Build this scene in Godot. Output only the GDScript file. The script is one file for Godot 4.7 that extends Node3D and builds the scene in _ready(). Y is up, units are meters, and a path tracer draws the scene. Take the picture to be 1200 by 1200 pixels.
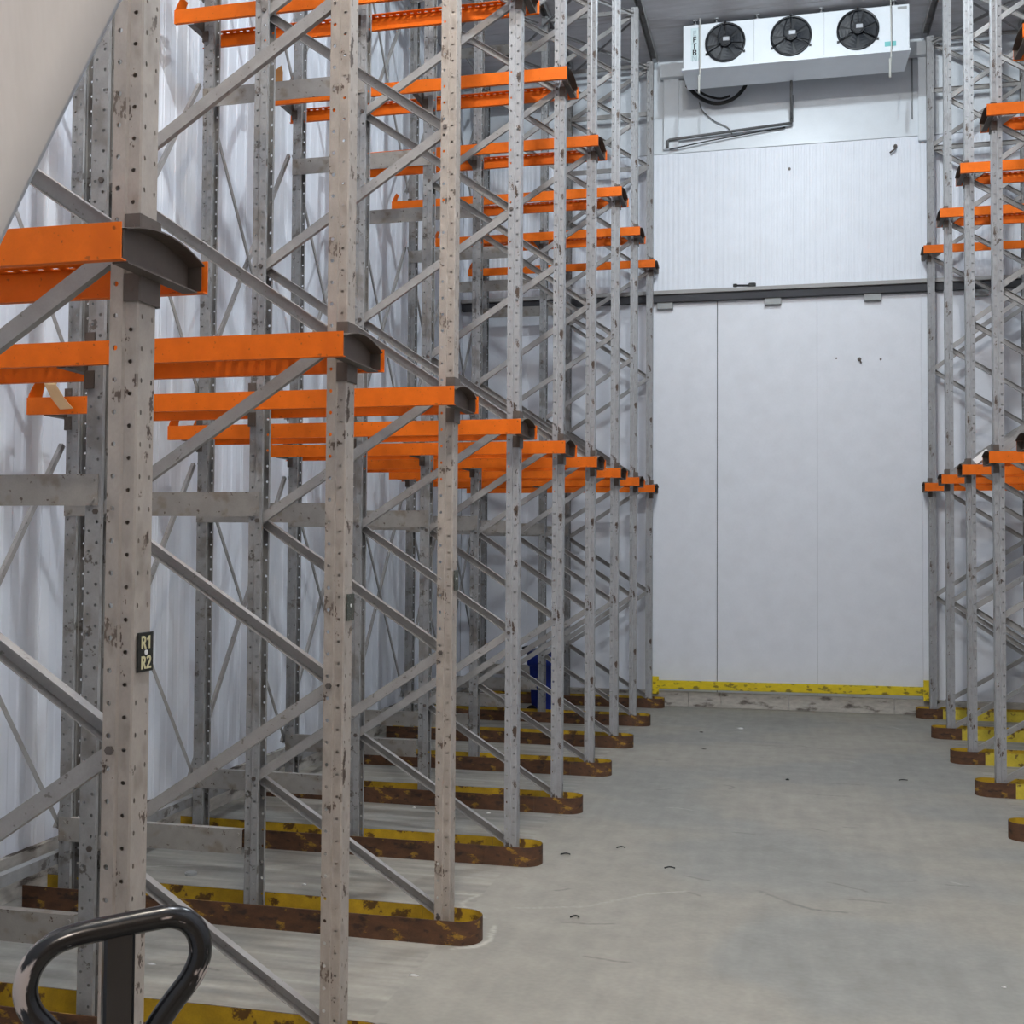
extends Node3D
# A cold store with drive-in pallet racking on both sides of an aisle. Units are metres, y is up,
# the aisle runs along -z, the racks' lanes run along x.

const XL := -1.469      # web face of the left front uprights
const XR := 1.453       # web face of the right front uprights
const ZW := -13.051     # face of the back wall
const WALLX := 3.75     # inner faces of the side walls
const CEIL := 7.34
const ZF := -0.72       # inner face of the front wall
const TOP := 7.26       # top of the uprights
const LEVELS := [2.465, 4.969]
const FRONT_NODES := [0.1, 1.28, 2.467, 3.675, 4.877, 6.075, 7.2]
const MID_NODES := [0.67, 1.875, 3.08, 4.31, 5.49, 6.66]
const NTH := ["nearest", "second", "third", "fourth", "fifth", "sixth", "seventh", "eighth", "farthest"]

var M := {}
var used := {}
var rng := RandomNumberGenerator.new()
var shared := {}


func lane(i: int) -> float:
	return -2.418 - 1.2982 * i - (0.043 if i == 8 else 0.0)


# ------------------------------------------------------------------ naming
func numbered(called: String) -> String:
	var n: int = used.get(called, 0)
	used[called] = n + 1
	return called if n == 0 else "%s_%03d" % [called, n]


func tag(o: Node3D, label: String, category: String, group := "") -> Node3D:
	o.set_meta("label", label)
	o.set_meta("category", category)
	if group:
		o.set_meta("group", group)
	return o


func thing(called: String, label: String, category: String, at := Vector3.ZERO, group := "", turn := 0.0) -> Node3D:
	var o := Node3D.new()
	o.name = numbered(called)
	add_child(o, true)
	o.position = at
	o.rotation.y = turn
	return tag(o, label, category, group)


func put(called: String, mesh: Mesh, mat: Material, parent: Node3D = null, at := Vector3.ZERO) -> MeshInstance3D:
	var o := MeshInstance3D.new()
	o.mesh = mesh
	if mat:
		o.material_override = mat
	o.position = at
	o.cast_shadow = GeometryInstance3D.SHADOW_CASTING_SETTING_ON
	if parent == null:
		o.name = numbered(called)
		add_child(o, true)
	else:
		o.name = called
		parent.add_child(o, true)
	return o


func struct(called: String, mesh: Mesh, mat: Material, at := Vector3.ZERO) -> MeshInstance3D:
	var o := put(called, mesh, mat, null, at)
	o.set_meta("kind", "structure")
	return o


func copy(src: Node3D, label: String, at: Vector3, turn := 0.0) -> Node3D:
	var o: Node3D = src.duplicate()
	o.name = numbered(String(src.get_meta("base_name")))
	add_child(o, true)
	o.position = at
	o.rotation.y = turn
	o.set_meta("label", label)
	return o


# ------------------------------------------------------------------ mesh helpers
func mb() -> SurfaceTool:
	var st := SurfaceTool.new()
	st.begin(Mesh.PRIMITIVE_TRIANGLES)
	st.set_smooth_group(-1)
	return st


func done(st: SurfaceTool) -> ArrayMesh:
	st.generate_normals()
	return st.commit()


func quad(st: SurfaceTool, a: Vector3, b: Vector3, c: Vector3, d: Vector3) -> void:
	for v in [a, b, c, a, c, d]:
		st.set_uv(Vector2(v.x + v.z, v.y))
		st.add_vertex(v)


func tri(st: SurfaceTool, a: Vector3, b: Vector3, c: Vector3) -> void:
	for v in [a, b, c]:
		st.set_uv(Vector2(v.x + v.z, v.y))
		st.add_vertex(v)


func box(st: SurfaceTool, lo: Vector3, hi: Vector3, t := Transform3D()) -> void:
	var p := []
	for k in 8:
		p.append(t * Vector3(hi.x if k & 1 else lo.x, hi.y if k & 2 else lo.y, hi.z if k & 4 else lo.z))
	quad(st, p[4], p[6], p[7], p[5])
	quad(st, p[1], p[3], p[2], p[0])
	quad(st, p[5], p[7], p[3], p[1])
	quad(st, p[0], p[2], p[6], p[4])
	quad(st, p[6], p[2], p[3], p[7])
	quad(st, p[0], p[4], p[5], p[1])


# a box whose twelve edges are chamfered
func bevel_box(st: SurfaceTool, lo: Vector3, hi: Vector3, b: float, t := Transform3D()) -> void:
	var c := (lo + hi) * 0.5
	var h := (hi - lo) * 0.5
	for ax in 3:
		var u := (ax + 1) % 3
		var v := (ax + 2) % 3
		for s in [-1.0, 1.0]:
			var q := []
			for k in [[-1, -1], [-1, 1], [1, 1], [1, -1]]:
				var p := Vector3.ZERO
				p[ax] = s * h[ax]
				p[u] = k[0] * (h[u] - b)
				p[v] = k[1] * (h[v] - b)
				q.append(t * (c + p))
			if s > 0:
				quad(st, q[0], q[1], q[2], q[3])
			else:
				quad(st, q[3], q[2], q[1], q[0])
	for ax in 3:
		var u := (ax + 1) % 3
		var v := (ax + 2) % 3
		for su in [-1.0, 1.0]:
			for sv in [-1.0, 1.0]:
				var q := []
				for k in [[-1, 0], [1, 0], [1, 1], [-1, 1]]:
					var p := Vector3.ZERO
					p[ax] = k[0] * (h[ax] - b)
					p[u] = su * (h[u] - (b if k[1] == 1 else 0.0))
					p[v] = sv * (h[v] - (b if k[1] == 0 else 0.0))
					q.append(t * (c + p))
				if su * sv > 0:
					quad(st, q[3], q[2], q[1], q[0])
				else:
					quad(st, q[0], q[1], q[2], q[3])
	for sx in [-1.0, 1.0]:
		for sy in [-1.0, 1.0]:
			for sz in [-1.0, 1.0]:
				var a := c + Vector3(sx * h.x, sy * (h.y - b), sz * (h.z - b))
				var d := c + Vector3(sx * (h.x - b), sy * h.y, sz * (h.z - b))
				var e := c + Vector3(sx * (h.x - b), sy * (h.y - b), sz * h.z)
				if sx * sy * sz > 0:
					tri(st, t * a, t * e, t * d)
				else:
					tri(st, t * a, t * d, t * e)


# a tube along points, closed if asked
func tube(st: SurfaceTool, pts: Array, r: float, sides := 10, closed := false) -> void:
	st.set_smooth_group(1)
	var n := pts.size()
	var rings := []
	var up := Vector3.UP
	for i in n:
		var a: Vector3 = pts[(i - 1 + n) % n] if closed or i > 0 else pts[i]
		var b: Vector3 = pts[(i + 1) % n] if closed or i < n - 1 else pts[i]
		var d := (b - a).normalized()
		if i == 0:
			up = Vector3.UP if absf(d.y) < 0.9 else Vector3.BACK
		var side := d.cross(up).normalized()
		up = side.cross(d).normalized()
		var ring := []
		for k in sides:
			var w := TAU * k / sides
			ring.append(pts[i] + (side * cos(w) + up * sin(w)) * r)
		rings.append(ring)
	for i in (n if closed else n - 1):
		var p: Array = rings[i]
		var q: Array = rings[(i + 1) % n]
		for k in sides:
			var l := (k + 1) % sides
			quad(st, p[k], q[k], q[l], p[l])
	if not closed:
		for k in sides:
			var l := (k + 1) % sides
			tri(st, pts[0], rings[0][k], rings[0][l])
			tri(st, pts[n - 1], rings[n - 1][l], rings[n - 1][k])
	st.set_smooth_group(-1)


func smooth_path(pts: Array, per := 6, closed := false) -> Array:
	var out := []
	var n := pts.size()
	for i in (n if closed else n - 1):
		var p0: Vector3 = pts[(i - 1 + n) % n] if closed or i > 0 else pts[i]
		var p1: Vector3 = pts[i]
		var p2: Vector3 = pts[(i + 1) % n]
		var p3: Vector3 = pts[(i + 2) % n] if closed or i < n - 2 else p2
		for k in per:
			out.append(p1.cubic_interpolate(p2, p0, p3, float(k) / per))
	if not closed:
		out.append(pts[n - 1])
	return out


# a disc or short cylinder standing on a face, axis d
func stud(st: SurfaceTool, at: Vector3, d: Vector3, r: float, len: float, sides := 8) -> void:
	var u := d.cross(Vector3.UP if absf(d.y) < 0.9 else Vector3.RIGHT).normalized()
	var v := d.cross(u)
	for k in sides:
		var a := TAU * k / sides
		var b := TAU * (k + 1) / sides
		var p := at + (u * cos(a) + v * sin(a)) * r
		var q := at + (u * cos(b) + v * sin(b)) * r
		quad(st, p, p + d * len, q + d * len, q)
		tri(st, at + d * len, q + d * len, p + d * len)


# a sheet folded along a section (x, z points), from y0 to y1, with thickness
func folded(st: SurfaceTool, sec: Array, length: float, thick: float, t := Transform3D()) -> void:
	var inner := offset_section(sec, thick)
	for k in sec.size() - 1:
		var a: Vector2 = sec[k]
		var b: Vector2 = sec[k + 1]
		var c: Vector2 = inner[k]
		var d: Vector2 = inner[k + 1]
		quad(st, t * Vector3(a.x, 0, a.y), t * Vector3(a.x, length, a.y), t * Vector3(b.x, length, b.y), t * Vector3(b.x, 0, b.y))
		quad(st, t * Vector3(d.x, 0, d.y), t * Vector3(d.x, length, d.y), t * Vector3(c.x, length, c.y), t * Vector3(c.x, 0, c.y))
		for y in [0.0, length]:
			quad(st, t * Vector3(a.x, y, a.y), t * Vector3(b.x, y, b.y), t * Vector3(d.x, y, d.y), t * Vector3(c.x, y, c.y))
	for k in [0, sec.size() - 1]:
		var a: Vector2 = sec[k]
		var c: Vector2 = inner[k]
		quad(st, t * Vector3(a.x, 0, a.y), t * Vector3(a.x, length, a.y), t * Vector3(c.x, length, c.y), t * Vector3(c.x, 0, c.y))


func offset_section(sec: Array, thick: float) -> Array:
	var out := []
	for k in sec.size():
		var n := Vector2.ZERO
		if k > 0:
			var e: Vector2 = (sec[k] - sec[k - 1]).normalized()
			n += Vector2(-e.y, e.x)
		if k < sec.size() - 1:
			var e: Vector2 = (sec[k + 1] - sec[k]).normalized()
			n += Vector2(-e.y, e.x)
		n = n.normalized()
		var e2: Vector2 = (sec[k] - sec[k - 1]).normalized() if k > 0 else (sec[1] - sec[0]).normalized()
		var cosine := maxf(0.4, n.dot(Vector2(-e2.y, e2.x)))
		out.append(sec[k] + n * thick / cosine)
	return out


# one pressed strip of an upright between section points a and b (outer c and d inner), punched with a row of holes
func punched(st: SurfaceTool, a: Vector2, b: Vector2, c: Vector2, d: Vector2, at: float, ru: float, rv: float, phase: float) -> void:
	var pitch := 0.075
	var w := a.distance_to(b)
	var n := int(TOP / pitch) + 1
	for k in n:
		var y0 := k * pitch
		var y1 := minf((k + 1) * pitch, TOP)
		if y1 - y0 < 0.01:
			break
		var yc := y0 + pitch * phase
		var solid := yc + rv > y1
		var rect := [Vector2(0, y0), Vector2(w * 0.5, y0), Vector2(w, y0), Vector2(w, (y0 + y1) * 0.5), Vector2(w, y1), Vector2(w * 0.5, y1), Vector2(0, y1), Vector2(0, (y0 + y1) * 0.5)]
		var hole := []
		for j in 8:
			var an := PI * 1.25 + TAU * j / 8
			hole.append(Vector2(at * w + cos(an) * ru, yc + sin(an) * rv))
		for side in 2:
			var p: Vector2 = a if side == 0 else c
			var q: Vector2 = b if side == 0 else d
			var P := func(uv: Vector2) -> Vector3:
				var s: Vector2 = p.lerp(q, uv.x / w)
				return Vector3(s.x, uv.y, s.y)
			if solid:
				quad(st, P.call(rect[0]), P.call(rect[6]), P.call(rect[4]), P.call(rect[2]))
				continue
			for j in 8:
				var l := (j + 1) % 8
				if side == 0:
					quad(st, P.call(rect[j]), P.call(hole[j]), P.call(hole[l]), P.call(rect[l]))
				else:
					quad(st, P.call(rect[l]), P.call(hole[l]), P.call(hole[j]), P.call(rect[j]))
		if not solid:
			for j in 8:
				var l := (j + 1) % 8
				var s0 := a.lerp(b, hole[j].x / w)
				var s1 := a.lerp(b, hole[l].x / w)
				var i0 := c.lerp(d, hole[j].x / w)
				var i1 := c.lerp(d, hole[l].x / w)
				quad(st, Vector3(s0.x, hole[j].y, s0.y), Vector3(i0.x, hole[j].y, i0.y), Vector3(i1.x, hole[l].y, i1.y), Vector3(s1.x, hole[l].y, s1.y))


# the perforated upright: web at x = 0 facing +x, open towards -x
func upright_mesh() -> ArrayMesh:
	var st := mb()
	var half := [Vector2(-0.070, 0.028), Vector2(-0.070, 0.045), Vector2(-0.037, 0.045), Vector2(-0.033, 0.0385), Vector2(-0.004, 0.0385), Vector2(0, 0.0345), Vector2(0, 0)]
	var sec := half.duplicate()
	for k in range(half.size() - 2, -1, -1):
		sec.append(Vector2(half[k].x, -half[k].y))
	sec.reverse()   # so that the offset goes inwards
	var inner := offset_section(sec, 0.002)
	var n := sec.size()
	for k in n - 1:
		var m := mini(k, n - 2 - k)   # 0 lip, 1 rear, 2 step, 3 front, 4 corner, 5 half web
		var a: Vector2 = sec[k]
		var b: Vector2 = sec[k + 1]
		var c: Vector2 = inner[k]
		var d: Vector2 = inner[k + 1]
		var flip := k > n - 2 - k
		match m:
			1: punched(st, a, b, c, d, 0.56 if flip else 0.44, 0.0066, 0.0066, 0.5)
			3: punched(st, a, b, c, d, 0.5 , 0.0062, 0.0050, 0.07 + 0.0)
			5: punched(st, a, b, c, d, 0.62 if flip else 0.38, 0.0038, 0.0065, 0.5)
			_:
				quad(st, Vector3(a.x, 0, a.y), Vector3(a.x, TOP, a.y), Vector3(b.x, TOP, b.y), Vector3(b.x, 0, b.y))
				quad(st, Vector3(d.x, 0, d.y), Vector3(d.x, TOP, d.y), Vector3(c.x, TOP, c.y), Vector3(c.x, 0, c.y))
		for y in [0.0, TOP]:
			quad(st, Vector3(a.x, y, a.y), Vector3(b.x, y, b.y), Vector3(d.x, y, d.y), Vector3(c.x, y, c.y))
	for k in [0, n - 1]:
		quad(st, Vector3(sec[k].x, 0, sec[k].y), Vector3(sec[k].x, TOP, sec[k].y), Vector3(inner[k].x, TOP, inner[k].y), Vector3(inner[k].x, 0, inner[k].y))
	return done(st)


# a channel of width w and depth d whose web looks to +z, running from p to q in the plane z = const
func channel(p: Vector3, q: Vector3, w: float, d: float, open_front: bool, thick := 0.0025) -> ArrayMesh:
	var st := mb()
	var dir := (q - p).normalized()
	var side := dir.cross(Vector3.BACK).normalized()
	var basis := Basis(side, dir, side.cross(dir).normalized())
	var z0 := d * 0.5
	var sec := [Vector2(-w / 2, -z0), Vector2(-w / 2, z0), Vector2(w / 2, z0), Vector2(w / 2, -z0)]
	if open_front:
		sec = [Vector2(-w / 2, z0), Vector2(-w / 2, -z0), Vector2(w / 2, -z0), Vector2(w / 2, z0)]
		sec.reverse()
	var t := Transform3D(basis, p)
	sec.reverse()
	folded(st, sec, p.distance_to(q), thick, t)
	return done(st)


func angle_bar(p: Vector3, q: Vector3, w: float, normal: Vector3, thick := 0.003) -> ArrayMesh:
	var st := mb()
	var dir := (q - p).normalized()
	var side := dir.cross(normal).normalized()
	var basis := Basis(side, dir, side.cross(dir).normalized())
	folded(st, [Vector2(-w / 2, 0), Vector2(w / 2, 0), Vector2(w / 2, w * 0.8)], p.distance_to(q), thick, Transform3D(basis, p))
	return done(st)


# ------------------------------------------------------------------ textures
func noise_bytes(size: int, freq: float, octaves: int, seed: int, kind := FastNoiseLite.TYPE_SIMPLEX_SMOOTH) -> PackedByteArray:
	var n := FastNoiseLite.new()
	n.noise_type = kind
	n.seed = seed
	n.frequency = freq
	n.fractal_octaves = octaves
	n.fractal_type = FastNoiseLite.FRACTAL_FBM if octaves > 1 else FastNoiseLite.FRACTAL_NONE
	var im := n.get_seamless_image(size, size)
	im.convert(Image.FORMAT_L8)
	return im.get_data()


# base colour mottled by fine noise, with chips or stains of a second and third colour where blotchy noise passes a threshold
func stained(size: int, base: Color, mottle: float, chips: Array, seed: int) -> ImageTexture:
	var fine := noise_bytes(size, 0.02, 4, seed)
	var grain := noise_bytes(size, 0.18, 2, seed + 7)
	var layers := []
	var cuts := []
	for c in chips:
		var layer := noise_bytes(size, c[1], c[4], seed + 31 * (layers.size() + 1))
		layers.append(layer)
		# c[2] is the share of the surface it covers
		var counts := PackedInt32Array()
		counts.resize(256)
		for v in layer:
			counts[v] += 1
		var left := int(size * size * float(c[2]))
		var cut := 255
		while cut > 0 and left > 0:
			left -= counts[cut]
			cut -= 1
		cuts.append(cut / 255.0)
	var data := PackedByteArray()
	data.resize(size * size * 3)
	for i in size * size:
		var f := 1.0 + mottle * ((fine[i] - 128) / 128.0) + mottle * 0.5 * ((grain[i] - 128) / 128.0)
		var col := Color(base.r * f, base.g * f, base.b * f)
		for k in chips.size():
			var c: Array = chips[k]
			var a := clampf((layers[k][i] / 255.0 + (grain[i] - 128) / 1400.0 - cuts[k]) / float(c[3]), 0.0, 1.0)
			if a > 0.0:
				col = col.lerp(c[0] * f, a * c[0].a)
		data[i * 3] = clampi(int(col.r * 255), 0, 255)
		data[i * 3 + 1] = clampi(int(col.g * 255), 0, 255)
		data[i * 3 + 2] = clampi(int(col.b * 255), 0, 255)
	var im := Image.create_from_data(size, size, false, Image.FORMAT_RGB8, data)
	return ImageTexture.create_from_image(im)


func solid(color: Color, rough := 0.6, metal := 0.0) -> StandardMaterial3D:
	var m := StandardMaterial3D.new()
	m.albedo_color = color
	m.roughness = rough
	m.metallic = metal
	m.cull_mode = BaseMaterial3D.CULL_DISABLED
	return m


func world_mat(tex: Texture2D, per_metre: float, rough := 0.6, metal := 0.0, stretch := Vector3.ONE) -> StandardMaterial3D:
	var m := solid(Color.WHITE, rough, metal)
	m.albedo_texture = tex
	m.uv1_triplanar = true
	m.uv1_world_triplanar = true
	m.uv1_scale = stretch * per_metre
	m.uv1_triplanar_sharpness = 4.0
	return m


func floor_texture() -> ImageTexture:
	var w := 1024
	var h := 2048
	var big := noise_bytes(512, 0.008, 4, 5)
	var mid := noise_bytes(512, 0.03, 4, 6)
	var fine := noise_bytes(512, 0.2, 3, 8)
	var data := PackedByteArray()
	data.resize(w * h * 3)
	for y in h:
		for x in w:
			var a: float = big[((y / 3) % 512) * 512 + (x / 3) % 512] / 255.0 - 0.5
			# long faint streaks: along x below the racks, along z in the aisle
			var under := x < 312 or x > 710
			var sx: int = (x / 4) if under else x * 2
			var sy: int = (y * 2) if under else (y / 4)
			var b: float = mid[(sy % 512) * 512 + sx % 512] / 255.0 - 0.5
			var c: float = fine[(y % 512) * 512 + x % 512] / 255.0 - 0.5
			var d: float = mid[((y + 77) % 512) * 512 + (x + 191) % 512] / 255.0 - 0.5
			var f := 1.0 + 0.16 * a + (0.30 if under else 0.08) * b + 0.07 * c + 0.10 * d
			var warm := clampf(a * 0.6 + 0.02, -0.05, 0.05)
			var i := (y * w + x) * 3
			data[i] = clampi(int(141 * f * (1.0 + warm * 0.2)), 0, 255)
			data[i + 1] = clampi(int(138 * f), 0, 255)
			data[i + 2] = clampi(int(130 * f * (1.0 - warm * 0.25)), 0, 255)
	var im := Image.create_from_data(w, h, false, Image.FORMAT_RGB8, data)
	# scuffs, hairline cracks with white bloom, tyre marks
	var r := RandomNumberGenerator.new()
	r.seed = 44
	for k in 150:
		var p := Vector2(r.randf_range(0, w), r.randf_range(0, h))
		var ang := r.randf_range(-0.5, 0.5)
		var dark := r.randf() < 0.75
		var steps := r.randi_range(6, 34)
		for s in steps:
			ang += r.randf_range(-0.25, 0.25)
			p += Vector2(cos(ang), sin(ang)) * 1.2
			blot(im, p, 1, Color(0.27, 0.25, 0.23) if dark else Color(0.8, 0.8, 0.77), 0.22)
	for crack in [[Vector2(-1.66, -5.66), Vector2(-1.52, -5.66), Vector2(-1.57, -5.52), Vector2(-1.50, -5.40), Vector2(-1.40, -5.33)],
			[Vector2(-1.32, -5.22), Vector2(-1.30, -5.02), Vector2(-1.33, -4.93), Vector2(-1.43, -4.88)],
			[Vector2(-1.3, -5.5), Vector2(-0.95, -5.62), Vector2(-0.7, -5.9), Vector2(-0.5, -6.0)],
			[Vector2(-0.15, -6.1), Vector2(0.02, -5.92), Vector2(0.12, -5.85), Vector2(0.28, -5.84)]]:
		var pale: bool = crack[0].x < -0.5
		for k in crack.size() - 1:
			for s in 60:
				var q: Vector2 = crack[k].lerp(crack[k + 1], s / 60.0)
				blot(im, floor_px(q + Vector2(r.randf_range(-0.01, 0.01), r.randf_range(-0.01, 0.01))), 1, Color(0.80, 0.78, 0.74) if pale else Color(0.36, 0.36, 0.35), (0.28 if crack[0].y > -5.4 else 0.16) if pale else 0.18)
	return ImageTexture.create_from_image(im)


func floor_px(p: Vector2) -> Vector2:
	return Vector2((p.x + 3.85) / 7.7 * 1024.0, (p.y + 13.15) / 12.6 * 2048.0)


func blot(im: Image, p: Vector2, rad: int, c: Color, a: float) -> void:
	for dy in range(-rad, rad + 1):
		for dx in range(-rad, rad + 1):
			var x := int(p.x) + dx
			var y := int(p.y) + dy
			if x >= 0 and y >= 0 and x < im.get_width() and y < im.get_height():
				var f := a * (1.0 if dx == 0 and dy == 0 else 0.35)
				im.set_pixel(x, y, im.get_pixel(x, y).lerp(c, f))


# black paint rubbed to bare steel on the left bend of the loop (u runs along the loop, v round it)
func worn_tube() -> ImageTexture:
	var n := noise_bytes(256, 0.03, 4, 107)
	var im := Image.create(256, 64, false, Image.FORMAT_RGB8)
	for y in 64:
		for x in 256:
			var u := x / 256.0
			var v := y / 64.0
			var around := absf(fposmod(v - 0.02 + 0.5, 1.0) - 0.5) * 2.0
			var w := 0.0
			w = maxf(w, 1.0 - absf(u - 0.855) / 0.085 - maxf(0.0, around - 0.30) * 3.0)
			w = maxf(w, 0.62 - absf(u - 0.33) / 0.10 - maxf(0.0, around - 0.30) * 3.0)
			var a := clampf((w + (n[(y * 4 % 256) * 256 + x] - 128) / 200.0 - 0.30) * 9.0, 0.0, 1.0)
			im.set_pixel(x, y, Color(0.055, 0.06, 0.075).lerp(Color(0.60, 0.57, 0.56), a))
	return ImageTexture.create_from_image(im)


func make_materials() -> void:
	var chip := Color(0.27, 0.21, 0.17, 0.95)
	var post := stained(512, Color(0.635, 0.597, 0.56), 0.05, [[chip, 0.012, 0.022, 0.012, 6], [Color(0.50, 0.46, 0.42, 0.6), 0.012, 0.2, 0.25, 3]], 11)  # near uprights: the warm light by the doorway is tinted into this grey
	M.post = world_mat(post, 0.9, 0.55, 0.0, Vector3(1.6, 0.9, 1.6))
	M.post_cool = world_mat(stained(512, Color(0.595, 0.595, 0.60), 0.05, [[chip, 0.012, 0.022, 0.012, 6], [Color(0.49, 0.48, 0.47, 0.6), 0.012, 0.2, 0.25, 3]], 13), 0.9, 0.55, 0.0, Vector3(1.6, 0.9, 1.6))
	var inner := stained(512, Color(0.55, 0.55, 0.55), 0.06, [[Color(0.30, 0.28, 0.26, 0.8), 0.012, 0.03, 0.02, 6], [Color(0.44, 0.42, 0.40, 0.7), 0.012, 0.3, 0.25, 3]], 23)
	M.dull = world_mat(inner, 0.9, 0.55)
	M.brace = world_mat(stained(512, Color(0.59, 0.58, 0.57), 0.05, [[Color(0.36, 0.33, 0.31, 0.7), 0.05, 0.012, 0.04, 3]], 29), 1.1, 0.45)
	M.plate = world_mat(stained(512, Color(0.56, 0.545, 0.525), 0.05, [[Color(0.26, 0.20, 0.16, 0.9), 0.03, 0.012, 0.02, 4], [Color(0.45, 0.40, 0.35, 0.6), 0.012, 0.2, 0.25, 3]], 37), 1.2, 0.5)
	M.bracket = world_mat(stained(512, Color(0.33, 0.29, 0.26), 0.06, [[Color(0.30, 0.24, 0.20, 0.8), 0.03, 0.02, 0.04, 3]], 41), 1.4, 0.5)  # brown darkened to carry the shade inside the open channels
	M.orange = world_mat(stained(512, Color(0.87, 0.41, 0.075), 0.03, [[Color(0.55, 0.28, 0.12, 0.8), 0.05, 0.004, 0.03, 3], [Color(0.81, 0.37, 0.07, 0.6), 0.01, 0.2, 0.3, 3]], 53), 1.1, 0.5)
	M.orange.metallic_specular = 0.3
	M.rust = world_mat(stained(512, Color(0.33, 0.215, 0.135), 0.18, [[Color(0.62, 0.48, 0.13, 0.85), 0.014, 0.13, 0.10, 4], [Color(0.17, 0.12, 0.09, 0.8), 0.02, 0.2, 0.15, 4]], 61), 1.0, 0.75, 0.0, Vector3(0.8, 1.6, 1.0))
	M.guard_yellow = world_mat(stained(512, Color(0.74, 0.60, 0.12), 0.08, [[Color(0.36, 0.25, 0.13, 0.9), 0.014, 0.16, 0.08, 4]], 67), 1.0, 0.6)
	M.guard_bright = world_mat(stained(512, Color(0.78, 0.70, 0.22), 0.07, [[Color(0.40, 0.31, 0.16, 0.9), 0.014, 0.12, 0.08, 4]], 71), 1.0, 0.6)
	M.bar_yellow = world_mat(stained(512, Color(0.86, 0.76, 0.08), 0.05, [[Color(0.42, 0.36, 0.12, 0.8), 0.012, 0.22, 0.12, 5]], 73), 1.0, 0.5, 0.0, Vector3(1, 2.0, 1))
	M.white = world_mat(stained(512, Color(0.885, 0.90, 0.93), 0.012, [[Color(0.82, 0.83, 0.84, 0.12), 0.008, 0.3, 0.3, 3]], 79), 0.35, 0.42)
	M.white_low = world_mat(stained(512, Color(0.875, 0.885, 0.91), 0.015, [[Color(0.80, 0.80, 0.81, 0.12), 0.012, 0.2, 0.3, 4]], 83), 0.35, 0.45)
	M.kerb = world_mat(stained(512, Color(0.70, 0.68, 0.65), 0.08, [[Color(0.25, 0.22, 0.20, 0.9), 0.006, 0.22, 0.25, 5]], 89), 0.9, 0.8, 0.0, Vector3(1, 2.5, 1))
	M.ceiling = world_mat(stained(512, Color(0.80, 0.80, 0.815), 0.05, [[Color(0.68, 0.67, 0.67, 0.6), 0.01, 0.3, 0.3, 4]], 97), 0.4, 0.6, 0.0, Vector3(0.4, 1, 2.0))
	M.joint = solid(Color(0.16, 0.16, 0.17), 0.9)
	M.rail_grey = solid(Color(0.62, 0.61, 0.60), 0.6)
	M.rail_shaded = solid(Color(0.22, 0.22, 0.235), 0.7)  # shade under the ledge's flange, put into the web's colour
	M.clip = solid(Color(0.58, 0.59, 0.59), 0.5)
	M.enamel = world_mat(stained(256, Color(0.845, 0.865, 0.885), 0.012, [], 101), 0.8, 0.3)
	M.fan_black = solid(Color(0.07, 0.08, 0.10), 0.35)
	M.fan_blade = solid(Color(0.10, 0.115, 0.14), 0.55)
	M.fan_hub = solid(Color(0.72, 0.73, 0.75), 0.3, 0.6)
	M.cable = solid(Color(0.06, 0.06, 0.065), 0.6)
	M.pipe = solid(Color(0.36, 0.36, 0.36), 0.5)
	M.cord = solid(Color(0.74, 0.74, 0.72), 0.6)
	M.galv = solid(Color(0.62, 0.63, 0.64), 0.4, 0.5)
	M.bolt = solid(Color(0.36, 0.33, 0.31), 0.5, 0.3)
	M.black_gloss = solid(Color(0.045, 0.052, 0.07), 0.35)
	M.black_gloss.clearcoat_enabled = true
	M.black_gloss.clearcoat = 0.6
	M.black_gloss.clearcoat_roughness = 0.15
	M.jack_tube = solid(Color.WHITE, 0.24)
	M.jack_tube.albedo_texture = worn_tube()
	M.blue = solid(Color(0.13, 0.21, 0.58), 0.4)
	M.blue_dark = solid(Color(0.08, 0.11, 0.30), 0.45)
	M.sign = solid(Color(0.07, 0.07, 0.04), 0.5)
	M.sign_worn = world_mat(stained(256, Color(0.24, 0.25, 0.22), 0.15, [[Color(0.50, 0.50, 0.46, 0.9), 0.05, 0.2, 0.2, 3]], 109), 6.0, 0.6)
	M.letter = solid(Color(0.80, 0.77, 0.60), 0.6)
	M.letter_dark = solid(Color(0.07, 0.08, 0.10), 0.5)
	M.letter_faint = solid(Color(0.64, 0.70, 0.72), 0.5)
	M.sticker = solid(Color(0.76, 0.82, 0.83), 0.4)
	M.teal = solid(Color(0.42, 0.70, 0.70), 0.4)
	M.card = solid(Color(0.74, 0.60, 0.44), 0.85)
	M.card_dark = solid(Color(0.66, 0.46, 0.26), 0.85)
	M.paper = solid(Color(0.90, 0.89, 0.88), 0.8)
	M.pvc = world_mat(stained(512, Color(0.75, 0.775, 0.81), 0.02, [[Color(0.78, 0.80, 0.84, 0.6), 0.008, 0.4, 0.4, 2]], 113), 0.9, 0.35, 0.0, Vector3(3.0, 0.5, 1.0))
	M.pvc.backlight_enabled = true
	M.pvc.backlight = Color(0.5, 0.48, 0.45)
	M.anteroom = solid(Color(0.78, 0.75, 0.72), 0.8)
	M.lamp = solid(Color(0.95, 0.95, 0.95), 0.4)
	M.lamp.emission_enabled = true
	M.lamp.emission = Color(0.93, 0.97, 1.0)
	M.lamp.emission_energy_multiplier = 3.0
	M.warm_lamp = solid(Color(0.95, 0.9, 0.85), 0.4)
	M.warm_lamp.emission_enabled = true
	M.warm_lamp.emission = Color(1.0, 0.86, 0.72)
	M.warm_lamp.emission_energy_multiplier = 3.0
	M.floor = solid(Color.WHITE, 0.62)
	M.floor.albedo_texture = floor_texture()


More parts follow.
